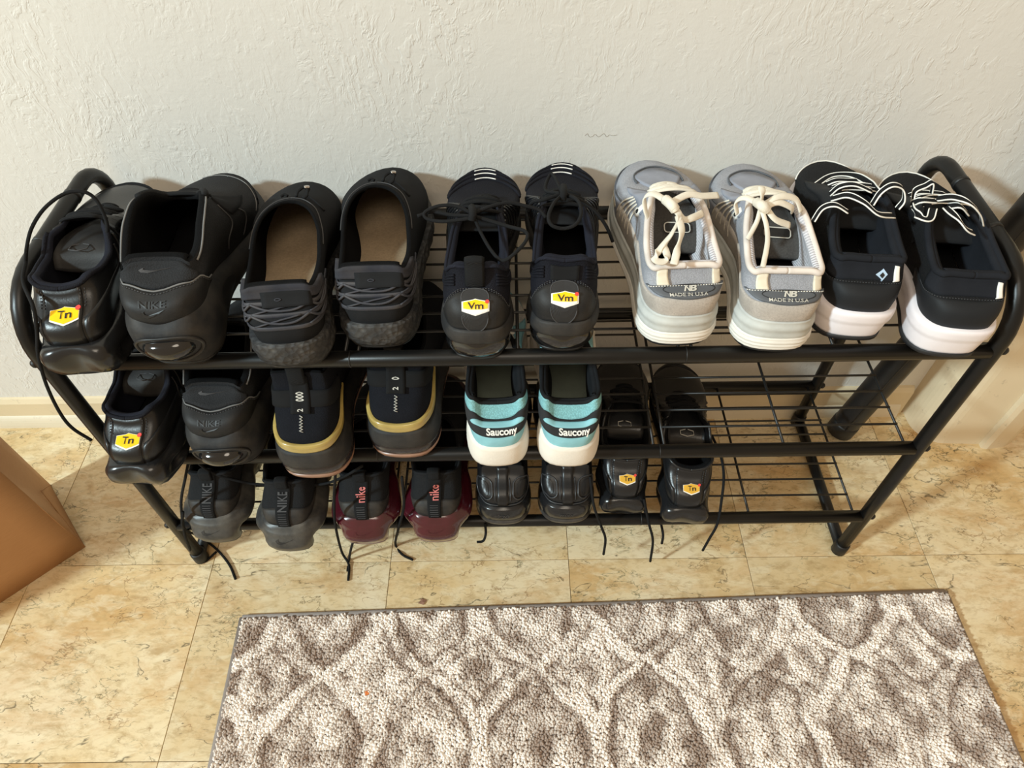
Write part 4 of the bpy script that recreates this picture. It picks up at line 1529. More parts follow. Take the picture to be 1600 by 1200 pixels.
    # woven tongue label
    V, F, e = poly_fill(densify([(x, y) for x, y in capsule(.030, .012, .004)], .004), 2)
    V3 = [(x + .006, .114 + y * .85, .0830 - .006 * ((x + .006) / .034) ** 2 + (y) * .5) for x, y in V]
    S.part('tongue_label', np.array(V3), F, m_ink, tg, False)
    V3 = [(x + .006, .114 + y * .85, .0835 - .006 * ((x + .006) / .034) ** 2 + (y) * .5) for x, y in capsule(.030, .012, .004)]
    Vt, Ft = tube_geo(V3, .0007, 5, closed=True)
    S.part('label_edge', Vt, Ft, m_silver, tg)
    S.lacing(m_cream, [.60, .70, .80, .90], .0030, flat=.45, rise=.007, cross=True)
    return S


# ------------------------------------------------------------------ F: black runner on a white sole
m_wsole = mat('white_foam', srgb(232, 226, 230), .5, tex='grain', ts=200, tb=.08, var=.03)
m_bmesh = mat('black_engineered_mesh', BLK(.012), .85, spec=.2, tex='mesh', ts=520, tb=.8)
m_bcollar = mat('blue_black_collar', srgb(32, 34, 39), .95, spec=.15, tex='grain', ts=800, tb=.5)
m_bcounter = mat('charcoal_counter', srgb(30, 32, 35), .6, spec=.25, tex='grain', ts=500, tb=.1, var=.06)


def edged_lace(S, P, w=.0036, sm=8, side=(0, 1, 0)):
    """flat black lace with a white line on both edges"""
    Q = catmull(np.array(P, float), sm)
    V, F = tube_geo(Q, w, 8, flat=.28, side=side)
    o = S.part('lace', V, F, m_lace)
    a = np.array(side, float)
    T_ = np.gradient(Q, axis=0); T_ /= np.maximum(np.linalg.norm(T_, axis=1, keepdims=True), 1e-9)
    A = a - T_ * (T_ @ a)[:, None]; A /= np.maximum(np.linalg.norm(A, axis=1, keepdims=True), 1e-6)
    for sg in (1, -1):
        V, F = tube_geo(Q + A * w * sg, .0008, 5)
        S.part('lace_edge', V, F, m_white, o)
    return o


def shoe_white_sole(side, loc, yaw, label, group, pitch=0., roll=0., logo=True):
    S = Shoe('running_shoe', label, group, side, loc, yaw, .276, .098, 1.06, zb={0: .040, .25: .038, .5: .030, 1: .022}, pitch=pitch, roll=roll,
             T=dict(y={0: .040, .05: .040, .1: .039, .16: .044, .3: .082, .45: .118, .58: .142, .8: .165, 1: .185},
                    x={0: 0, .03: .014, .08: .028, .13: .033, .2: .036, .35: .033, .5: .026, .65: .018, .85: .011, 1: 0},
                    z={0: .092, .06: .093, .12: .092, .2: .090, .34: .096, .48: .106, .6: .105, .8: .092, 1: .080}), uin=.004)
    S.upper(m_bmesh, m_bcollar, m_lin, th={0: .008, .2: .009, .5: .008, .7: .004, 1: .003})
    S.band('midsole', m_wsole, .005, {0: .043, .25: .044, .5: .034, 1: .024}, lambda t, w: .0035 - .004 * (1 - w) ** 2 + .0016 * sstep(w, .55, .62) - .002 * sstep(w, .9, 1) + 0 * t, 14)
    S.band('outsole', m_ink_soft, 0, .0055, lambda t, w: .001 + 0 * t, 3)
    top = keys({0: .30, .2: .42, .35: .50, .5: .52, .65: .50, .8: .42, 1: .30})
    S.patch('heel_counter', m_bcounter, S.surf, -.17, .17, 0, lambda u: top(u), .0006, .0012, 44, 8)
    S.stitch(m_thread, S.surf, [(-.16 + .32 * u, float(top(u)) + .02) for u in np.linspace(.1, .9, 17)], .003, off=.0008)
    S.patch('collar_back', m_bcollar, S.surf, -.10, .10, lambda u: .58 + .03 * np.cos((u - .5) * 9), .97, .0004, .0016, 26, 6)
    st = S.patch('heel_stripe', m_white, S.surf, .034, .046, lambda u: .56 + .0 * u, .90, .0020, .0018, 5, 8)
    if logo:
        D = [(-.0, .0075), (-.0058, .0), (.0, -.0075), (.0058, .0)]
        S.badge(S.surf, D, .016, .71, m_ice, .0026, name='diamond_logo')
        S.badge(S.surf, [(x * .45, y * .5) for x, y in D], .0155, .69, m_ink, .0034, name='logo_notch')
    for sg in (1, -1):
        S.line('collar_rim', m_bcollar, S.surf, [(0, .985), (sg * .03, .985), (sg * .065, .985), (sg * .10, .985), (sg * .16, .985), (sg * .24, .985), (sg * .29, .985)], .0038, .0002, n=8)
        S.patch('eyestay', m_bcounter, S.surf, sg * .25, sg * .43, .66, .95, .0006, .0012, 16, 5)
    S.patch('toe_cap', m_fab, S.surf, .43, .57, 0, lambda u: .30 + .08 * np.sin(np.pi * u), .0004, .0010, 22, 5)
    # white reflective line across the toe box
    S.line('toe_piping', m_white, S.surf, [(.40, .18), (.43, .34), (.47, .42), (.53, .42), (.57, .34)], .0009, .0012)
    S.tongue(m_fab, [(.185, .082, .017, .003), (.155, .090, .024, .004), (.130, .088, .031, .003), (.112, .076, .034, .001)], th=.008)
    for k, tau in enumerate((.58, .68, .78, .88)):
        a, b = S.surf(tau / 2, .90, .002), S.surf(-tau / 2, .90, .002)
        mid = (a + b) / 2; mid[2] = max(a[2], b[2]) + .006
        edged_lace(S, [a, a * .6 + mid * .4 + np.array([0, 0, .003]), mid, b * .6 + mid * .4 + np.array([0, 0, .003]), b], .0034)
    return S


m_ice = mat('ice_blue_print', srgb(176, 200, 224), .4)


# ------------------------------------------------------------------ G: high sock shoe with a gold heel ring
m_gold = mat('gold_tpu', srgb(172, 150, 86), .28, spec=.6, coat=.4, tex='grain', ts=60, tb=.1, var=.18)
m_gum = mat('brown_clear_outsole', srgb(152, 116, 96), .35, coat=.2)
m_smoke = mat('smoky_air_unit', srgb(38, 34, 36), .16, coat=.4)
m_denim = mat('blue_black_sock', srgb(24, 26, 32), .9, spec=.15, tex='mesh', ts=700, tb=.5)


def shoe_gold(side, loc, yaw, label, group, digits, pitch=0., roll=0.):
    S = Shoe('sock_sneaker', label, group, side, loc, yaw, .304, .108, 1.06, zb={0: .052, .25: .050, .5: .040, 1: .028}, pitch=pitch, roll=roll,
             T=dict(y={0: .062, .06: .060, .12: .060, .2: .072, .35: .100, .5: .128, .65: .142, .85: .150, 1: .154},
                    x={0: 0, .04: .014, .09: .027, .15: .033, .3: .037, .45: .036, .6: .029, .8: .016, .92: .007, 1: 0},
                    z={0: .148, .1: .147, .25: .140, .5: .146, .75: .152, 1: .152}), uin=.006,
             bez=dict(a={0: .05, .3: .03, .6: .03, .8: .036, 1: .04}, c={0: .002, .25: .004, .45: .012, .6: .026, .8: .05, 1: .07}, d={0: .05, .25: .05, .45: .05, .6: .06, .8: .065, 1: .07}))
    S.upper(m_denim, m_lin, m_lin, th={0: .005, 1: .004})
    S.band('midsole', m_rubber_m, {0: .026, .5: .020, 1: .014}, {0: .056, .2: .058, .5: .043, 1: .030}, lambda t, w: .005 * np.sin(np.pi * np.clip(w * .7 + .3, 0, 1)) + .001 + 0 * t, 8)
    S.band('air_unit', m_smoke, .008, {0: .028, .5: .022, 1: .016}, lambda t, w: .0045 * np.sin(np.pi * np.clip(w, 0, 1)) ** .6 + .001 + 0 * t, 8)
    S.band('outsole', m_gum, 0, .0095, lambda t, w: .0045 - .003 * (1 - w) ** 2 + 0 * t, 4)
    # gold ring clasping the heel: proud, tapering up along the flanks
    P = []
    ts = np.linspace(-.17, .17, 49)
    q = np.abs(ts) / .17
    vlo = .01 + .40 * q ** 1.7
    vhi = .135 + .35 * q ** 1.6
    rows = []
    for j, (fr, of) in enumerate(((0, .0005), (0.04, .0045), (.25, .0058), (.45, .0046), (.55, .0052), (.8, .0052), (.96, .0040), (1, .0005))):
        rows.append(S.surf(ts, vlo + (vhi - vlo) * fr, of * (1 - .5 * q ** 4)))
    S.grid('heel_ring', np.stack(rows, 1), m_gold, False)
    # webbing strap, pull loop, digits and zigzag thread
    S.patch('ankle_strap', m_lace, S.surf, -.14, .14, .60, .80, .0008, .0022, 30, 5)
    S.patch('spine_tape', m_lace, S.surf, -.017, .017, .52, .97, .0028, .0016, 8, 10)
    S_off = lambda t, v, o: S.surf(t, v, np.asarray(o) + .0036)
    x = 0
    for ch, v in digits:
        S.text(ch, m_piping_l, S_off, .0, v, .0085, .0014, rot=math.pi / 2, bold=.01)
    S.line('zigzag_thread', m_piping_l, S.surf, [(.004 * (-1) ** k, .30 + .018 * k) for k in range(12)], .0005, .0012, sm=2)
    pull_loop(S, m_lace, .011, .84, .012)
    return S


m_piping_l = mat('light_grey_thread', srgb(190, 188, 180), .7)


# ------------------------------------------------------------------ H: white and turquoise runner
m_teal = mat('turquoise_panel', srgb(134, 188, 198), .7, tex='grain', ts=500, tb=.3)
m_teal_rib = mat('turquoise_ribbed_collar', srgb(136, 194, 200), .85, tex='mesh', ts=500, tb=.7)
m_wh_f = mat('white_textured_foam', srgb(232, 226, 216), .6, tex='grain', ts=420, tb=.35, dist=.0012, var=.05, dust=srgb(200, 180, 150), dust_amt=.18)
m_wh_up = mat('white_mesh', srgb(226, 222, 214), .8, tex='mesh', ts=500, tb=.6)
m_bsuede = mat('black_suede', BLK(.02), .9, tex='suede', ts=500, tb=.3)


def shoe_teal(side, loc, yaw, label, group, pitch=0., roll=0.):
    S = Shoe('running_shoe', label, group, side, loc, yaw, .298, .095, 1.03, zb={0: .036, .25: .040, .5: .034, 1: .026}, pitch=pitch, roll=roll,
             T=dict(y={0: .044, .05: .043, .1: .040, .17: .050, .3: .084, .45: .118, .58: .142, .8: .165, 1: .185},
                    x={0: 0, .03: .013, .08: .027, .13: .033, .2: .036, .35: .034, .5: .026, .65: .018, .85: .011, 1: 0},
                    z={0: .088, .05: .091, .10: .105, .17: .102, .3: .098, .48: .108, .6: .106, .8: .092, 1: .080}), uin=.004)
    S.upper(m_wh_up, m_fab, m_greyins, th={0: .007, .2: .008, .5: .007, .7: .004, 1: .003}, insole_z=.012)
    S.band('midsole', m_wh_f, .004, {0: .040, .1: .044, .25: .050, .5: .040, 1: .028}, lambda t, w: .0045 * np.sin(np.pi * np.clip(w * .6 + .3, 0, 1)) + 0 * t, 10)
    S.band('outsole', m_ink_soft, 0, .0045, lambda t, w: .001 + 0 * t, 2)
    S.patch('foxing_panel', m_teal, S.surf, -.20, .20, 0, lambda u: .30 + .10 * np.abs(2 * u - 1) ** 2, .0005, .0010, 44, 6)
    lo = keys({0: .36, .25: .30, .5: .24, .75: .30, 1: .36}); hi = keys({0: .66, .2: .72, .5: .62, .8: .72, 1: .66})
    b = S.patch('heel_panel', m_bsuede, S.surf, -.125, .125, lambda u: lo(u), lambda u: hi(u), .0010, .0018, 40, 8)
    S.patch('heel_stripe', m_teal, S.surf, -.052, .052, lambda u: .50 - .065 * np.sqrt(np.clip(1 - np.abs(2 * u - 1) ** 6, .02, 1)), lambda u: .50 + .065 * np.sqrt(np.clip(1 - np.abs(2 * u - 1) ** 6, .02, 1)), .0028, .0014, 30, 5)
    S.text('Saucony', m_white, S.surf, .008, .335, .0118, .0046, bold=.03, sx=1.12)
    S.patch('collar_back', m_teal_rib, S.surf, -.105, .105, lambda u: hi(.12 + .76 * u) + .005, .955, .0006, .0018, 30, 6)
    for sg in (1, -1):
        S.line('collar_edge', m_fab, S.surf, [(0, .985), (sg * .02, .985), (sg * .045, .985), (sg * .075, .985), (sg * .11, .985), (sg * .17, .985), (sg * .26, .985)], .0030, .0002, n=7)
        S.patch('eyestay', m_teal, S.surf, sg * .25, sg * .42, .68, .95, .0006, .0012, 16, 5)
        S.patch('side_panel', m_bsuede, S.surf, sg * .16, sg * .22, .08, .95, .0006, .0012, 10, 6)
    S.patch('toe_cap', m_teal, S.surf, .42, .58, 0, .35, .0005, .0010, 22, 5)
    S.tongue(m_wh_up, [(.185, .082, .017, .003), (.15, .096, .024, .005), (.128, .102, .030, .006), (.112, .106, .032, .005)], th=.008)
    S.lacing(m_white, [.62, .72, .82, .92], .0028, flat=.45)
    return S


# ------------------------------------------------------------------ I / J: knit shoe on a lobed air sole
m_maroon = mat('maroon_air_unit', srgb(66, 18, 28), .16, coat=.5, spec=.6, var=.2)
m_maroon2 = mat('clear_outsole_edge', srgb(120, 96, 96), .3)
m_ash = mat('dusty_grey_air_unit', srgb(52, 52, 52), .38, spec=.4, tex='grain', ts=120, tb=.15, dust=srgb(130, 124, 112), dust_amt=.35)
m_ash2 = mat('charcoal_counter_film', srgb(32, 32, 33), .55, spec=.3, tex='grain', ts=300, tb=.2, dust=DUST, dust_amt=.2)
m_pink = mat('faded_red_print', srgb(196, 108, 104), .6)


def shoe_lobed(side, loc, yaw, label, group, maroon, pitch=0., roll=0.):
    S = Shoe('knit_sneaker', label, group, side, loc, yaw, .300, .106, 1.12, zb={0: .046, .2: .050, .5: .038, 1: .026}, pitch=pitch, roll=roll,
             T=dict(y={0: .052, .06: .054, .12: .060, .2: .074, .35: .102, .5: .126, .65: .142, .85: .152, 1: .158},
                    x={0: 0, .03: .012, .08: .025, .14: .031, .3: .036, .45: .034, .6: .027, .8: .015, .92: .007, 1: 0},
                    z={0: .108, .08: .106, .2: .094, .34: .096, .5: .108, .75: .116, 1: .114}), uin=.010,
             bez=dict(c={0: .003, .25: .004, .45: .010, .6: .024, .8: .05, 1: .075}, d={0: .03, .25: .025, .45: .02, .6: .03, .8: .036, 1: .04}))
    S.upper(m_knit, m_lin, m_lin, th={0: .005, 1: .004})
    mm = m_maroon if maroon else m_ash

    def prof(t, w):
        a = np.abs(t)
        tuck = -.028 * (1 - sstep(w, .34, .50)) * sstep(a, .046, .066) * (1 - sstep(a, .17, .22)) + .010 * (1 - sstep(w, .35, .8)) * (1 - sstep(a, .030, .056)) + .006 * np.exp(-((w - .68) / .2) ** 2) * sstep(a, .045, .08) * (1 - sstep(a, .15, .2))
        return .004 * np.sin(np.pi * np.clip(w * .8 + .15, 0, 1)) + tuck - .004 * (1 - w) ** 3 - .006 * sstep(w, .78, 1) + .002 * np.exp(-(a / .04) ** 2)
    f = S.band('air_unit', mm, .003, {0: .050, .12: .056, .22: .058, .5: .042, 1: .030}, prof, 16, nt=120)
    S.band('outsole', m_maroon2 if maroon else m_ash, 0, .0045, lambda t, w: prof(t, 0 * w) + .0005 - .001 * (1 - w), 3, nt=120)
    top = keys({0: .20, .2: .28, .42: .44, .5: .46, .58: .44, .8: .28, 1: .20})
    S.patch('heel_film', m_ash2, S.surf, -.14, .14, 0, lambda u: top(u), .0004, .0008, 40, 8)
    tape = S.patch('heel_tape', m_lace, S.surf, -.014, .014, .06, .99, .0016, .0016, 8, 14)
    S_off = lambda t, v, o: S.surf(t, v, np.asarray(o) + .0030)
    S.text('NIKE' if not maroon else 'nike', m_pink if maroon else m_thread, S_off, .0, .58, .0145, .0012, rot=math.pi / 2, bold=.012, parent=tape, sx=1.0)
    for k in range(6):
        S.line('tape_rung', m_thread, S.surf, [(-.009, .10 + .045 * k), (0, .10 + .045 * k), (.009, .10 + .045 * k)], .0006, .0034, parent=tape)
    S.decal('embossed_swoosh', m_maroon if maroon else m_ash2, f, np.array(SWOOSH), [tuple(range(len(SWOOSH)))], .0, .62, .0006, scale=.030)
    pull_loop(S, m_lace, .0095, .86, .008)
    for sg in (1, -1):
        S.line('collar_edge', m_fab, S.surf, [(0, .985), (sg * .03, .985), (sg * .07, .985), (sg * .12, .985), (sg * .2, .985)], .0024, .0002, n=7)
    S.lacing(m_lace, [.80, .87, .94], .0022, rise=.004)
    return S


# ------------------------------------------------------------------ K: moulded black runner
m_mould = mat('black_moulded_upper', BLK(.009), .33, spec=.4, tex='grain', ts=260, tb=.1)
m_emb = mat('black_emboss', BLK(.030), .32)


def shoe_moulded(side, loc, yaw, label, group, mark, pitch=0., roll=0.):
    S = Shoe('running_shoe', label, group, side, loc, yaw, .300, .094, 1.1, zb={0: .046, .25: .044, .5: .036, 1: .026}, pitch=pitch, roll=roll,
             T=dict(y={0: .048, .06: .047, .12: .046, .2: .060, .35: .095, .5: .125, .65: .145, .85: .165, 1: .18},
                    x={0: 0, .03: .012, .08: .026, .14: .032, .3: .036, .45: .032, .6: .022, .8: .014, .92: .008, 1: 0},
                    z={0: .104, .08: .104, .2: .094, .34: .094, .5: .106, .7: .100, 1: .084}), uin=.005,
             bez=dict(b={0: .010, .3: .007, .6: .006, 1: .005}))
    S.upper(m_mould, m_lin, m_lin)
    S.band('midsole', m_gloss_soft, {0: .018, .5: .014, 1: .010}, {0: .050, .25: .048, .5: .040, 1: .029}, lambda t, w: .005 * np.sin(np.pi * np.clip(w * .7 + .2, 0, 1)) + 0 * t, 10)
    f = S.band('air_unit', m_ashg, .003, {0: .022, .5: .018, 1: .013}, lambda t, w: .006 * np.sin(np.pi * np.clip(w * .75 + .2, 0, 1)) - .004 * (1 - w) ** 2 + 0 * t, 8)
    S.band('outsole', m_ash, 0, .004, lambda t, w: -.001 + 0 * t, 2)
    fm = S.band_fn({0: .018, .5: .014, 1: .010}, {0: .050, .25: .048, .5: .040, 1: .029}, lambda t, w: .005 * np.sin(np.pi * np.clip(w * .7 + .2, 0, 1)) + 0 * t)
    S.text(mark, m_emb, fm, .0, .50, .0125, .0006, bold=.0, shear=.2, name='embossed_lettering')
    for sg in (1, -1):
        P = capsule(.030, .030, .009)
        S.outline('moulded_frame', m_emb, S.surf, P, sg * .052, .46, .0013, .0008, n=6)
        S.badge(S.surf, [(x * .70, y * .70) for x, y in P], sg * .052, .46, m_mould, .0012, name='moulded_pad')
        S.line('moulded_edge', m_emb, S.surf, [(sg * .016, .20), (sg * .015, .45), (sg * .013, .70)], .0009, .0006)
    S.line('moulded_edge', m_emb, S.surf, [(-.09, .16), (-.045, .11), (0, .10), (.045, .11), (.09, .16)], .0014, .0008)
    S.patch('heel_spine', m_mould, S.surf, -.011, .011, .1, .95, .0006, .0020, 6, 10)
    S.tongue(m_fab, [(.18, .084, .016, .003), (.15, .098, .022, .005), (.115, .108, .027, .006), (.09, .108, .030, .005)])
    S.lacing(m_lace, [.60, .70, .80, .90], .0022)
    return S


m_ashg = mat('worn_grey_air_unit', srgb(46, 45, 46), .3, spec=.4, tex='grain', ts=160, tb=.1, dust=srgb(130, 122, 110), dust_amt=.3)

# ------------------------------------------------------------------ the shoes on the rack
ZT, ZM, ZB = TZ[2] + TR, TZ[1] + TR, TZ[0] + TR
G1, G2, G3 = 'shoes on the top shelf', 'shoes on the middle shelf', 'shoes on the bottom shelf'
tn1 = shoe_tn(-1, (.354, -.024, ZT), -5, 'black leather running shoe with yellow hexagon heel badge, first on the top shelf', G1)
bb1 = shoe_bubble(-1, (.452, -.012, ZT), -1, 'black sneaker with glossy round heel bubble on the top shelf', G1)
cg1 = shoe_cage(-1, (.580, -.016, ZT), -5, 'black slip-on with strapped heel, nearer the shelf edge, beside the bubble sneaker', G1)
cg2 = shoe_cage(1, (.673, .012, ZT), -1, 'black slip-on with strapped heel, set further back, beside the navy shoes', G1)
vm1 = shoe_vm(-1, (.785, -.010, ZT), 1, 'navy running shoe with upright pull tab and yellow badge on the top shelf', G1, tab='up')
vm2 = shoe_vm(1, (.879, .000, ZT), 3, 'navy running shoe with flat pull tab and yellow badge on the top shelf', G1, tab='flat')
nb1 = shoe_grey(-1, (1.014, .010, ZT), -2, 'grey running shoe with cream laces falling into it, beside the navy shoe', G1)
nb2 = shoe_grey(1, (1.117, -.001, ZT), 3, 'grey running shoe with cream bow, beside the white-soled black shoe', G1)
bw1 = shoe_white_sole(-1, (1.210, .016, ZT), 6, 'black running shoe on white sole with diamond logo at the heel', G1, logo=True)
bw2 = shoe_white_sole(1, (1.309, -.012, ZT), 6, 'black running shoe on white sole, last on the top shelf', G1, logo=False)

tn2 = shoe_tn(1, (.338, -.045, ZM), 2, 'black leather running shoe with yellow hexagon heel badge, first on the middle shelf', G2)
bb2 = shoe_bubble(1, (.443, -.018, ZM), 1, 'black sneaker with glossy round heel bubble on the middle shelf', G2)
gd1 = shoe_gold(-1, (.560, -.034, ZM), 0, 'dark sock sneaker with gold heel ring, nearer the shelf edge', G2, [('000', .72), ('2', .56)])
gd2 = shoe_gold(1, (.674, -.004, ZM), 2, 'dark sock sneaker with gold heel ring, beside the turquoise shoes', G2, [('0', .70), ('2', .58)])
sc1 = shoe_teal(-1, (.804, -.020, ZM), -2, 'turquoise and white running shoe beside the gold-ringed sneaker', G2)
sc2 = shoe_teal(1, (.896, -.022, ZM), 1, 'turquoise and white running shoe at the empty end of the middle shelf', G2)

fl1 = shoe_lobed(-1, (.368, -.022, ZB), 0, 'dusty charcoal knit sneaker with lobed grey sole, first on the bottom shelf', G3, False)
fl2 = shoe_lobed(1, (.483, -.038, ZB), 0, 'dusty charcoal knit sneaker with lobed grey sole, beside the maroon-soled shoe', G3, False)
mr1 = shoe_lobed(-1, (.597, -.028, ZB), -1, 'black knit sneaker with maroon sole, beside the charcoal sneaker', G3, True)
mr2 = shoe_lobed(1, (.705, -.026, ZB), 0, 'black knit sneaker with maroon sole, beside the moulded black shoe', G3, True)
md1 = shoe_moulded(-1, (.806, -.006, ZB), 0, 'plain black running shoe with moulded heel frames, beside the maroon-soled sneaker', G3, '720')
md2 = shoe_moulded(1, (.903, -.005, ZB), 1, 'plain black running shoe with moulded heel frames, beside the old badge shoes', G3, 'max')
to1 = shoe_tn(-1, (.990, .008, ZB), 4, 'worn glossy black shoe with dull hexagon badge, under the empty wire shelf', G3, True, .298, .089)
to2 = shoe_tn(1, (1.083, -.010, ZB), 5, 'worn glossy black shoe with dull hexagon badge, last on the bottom shelf', G3, True, .300, .090)

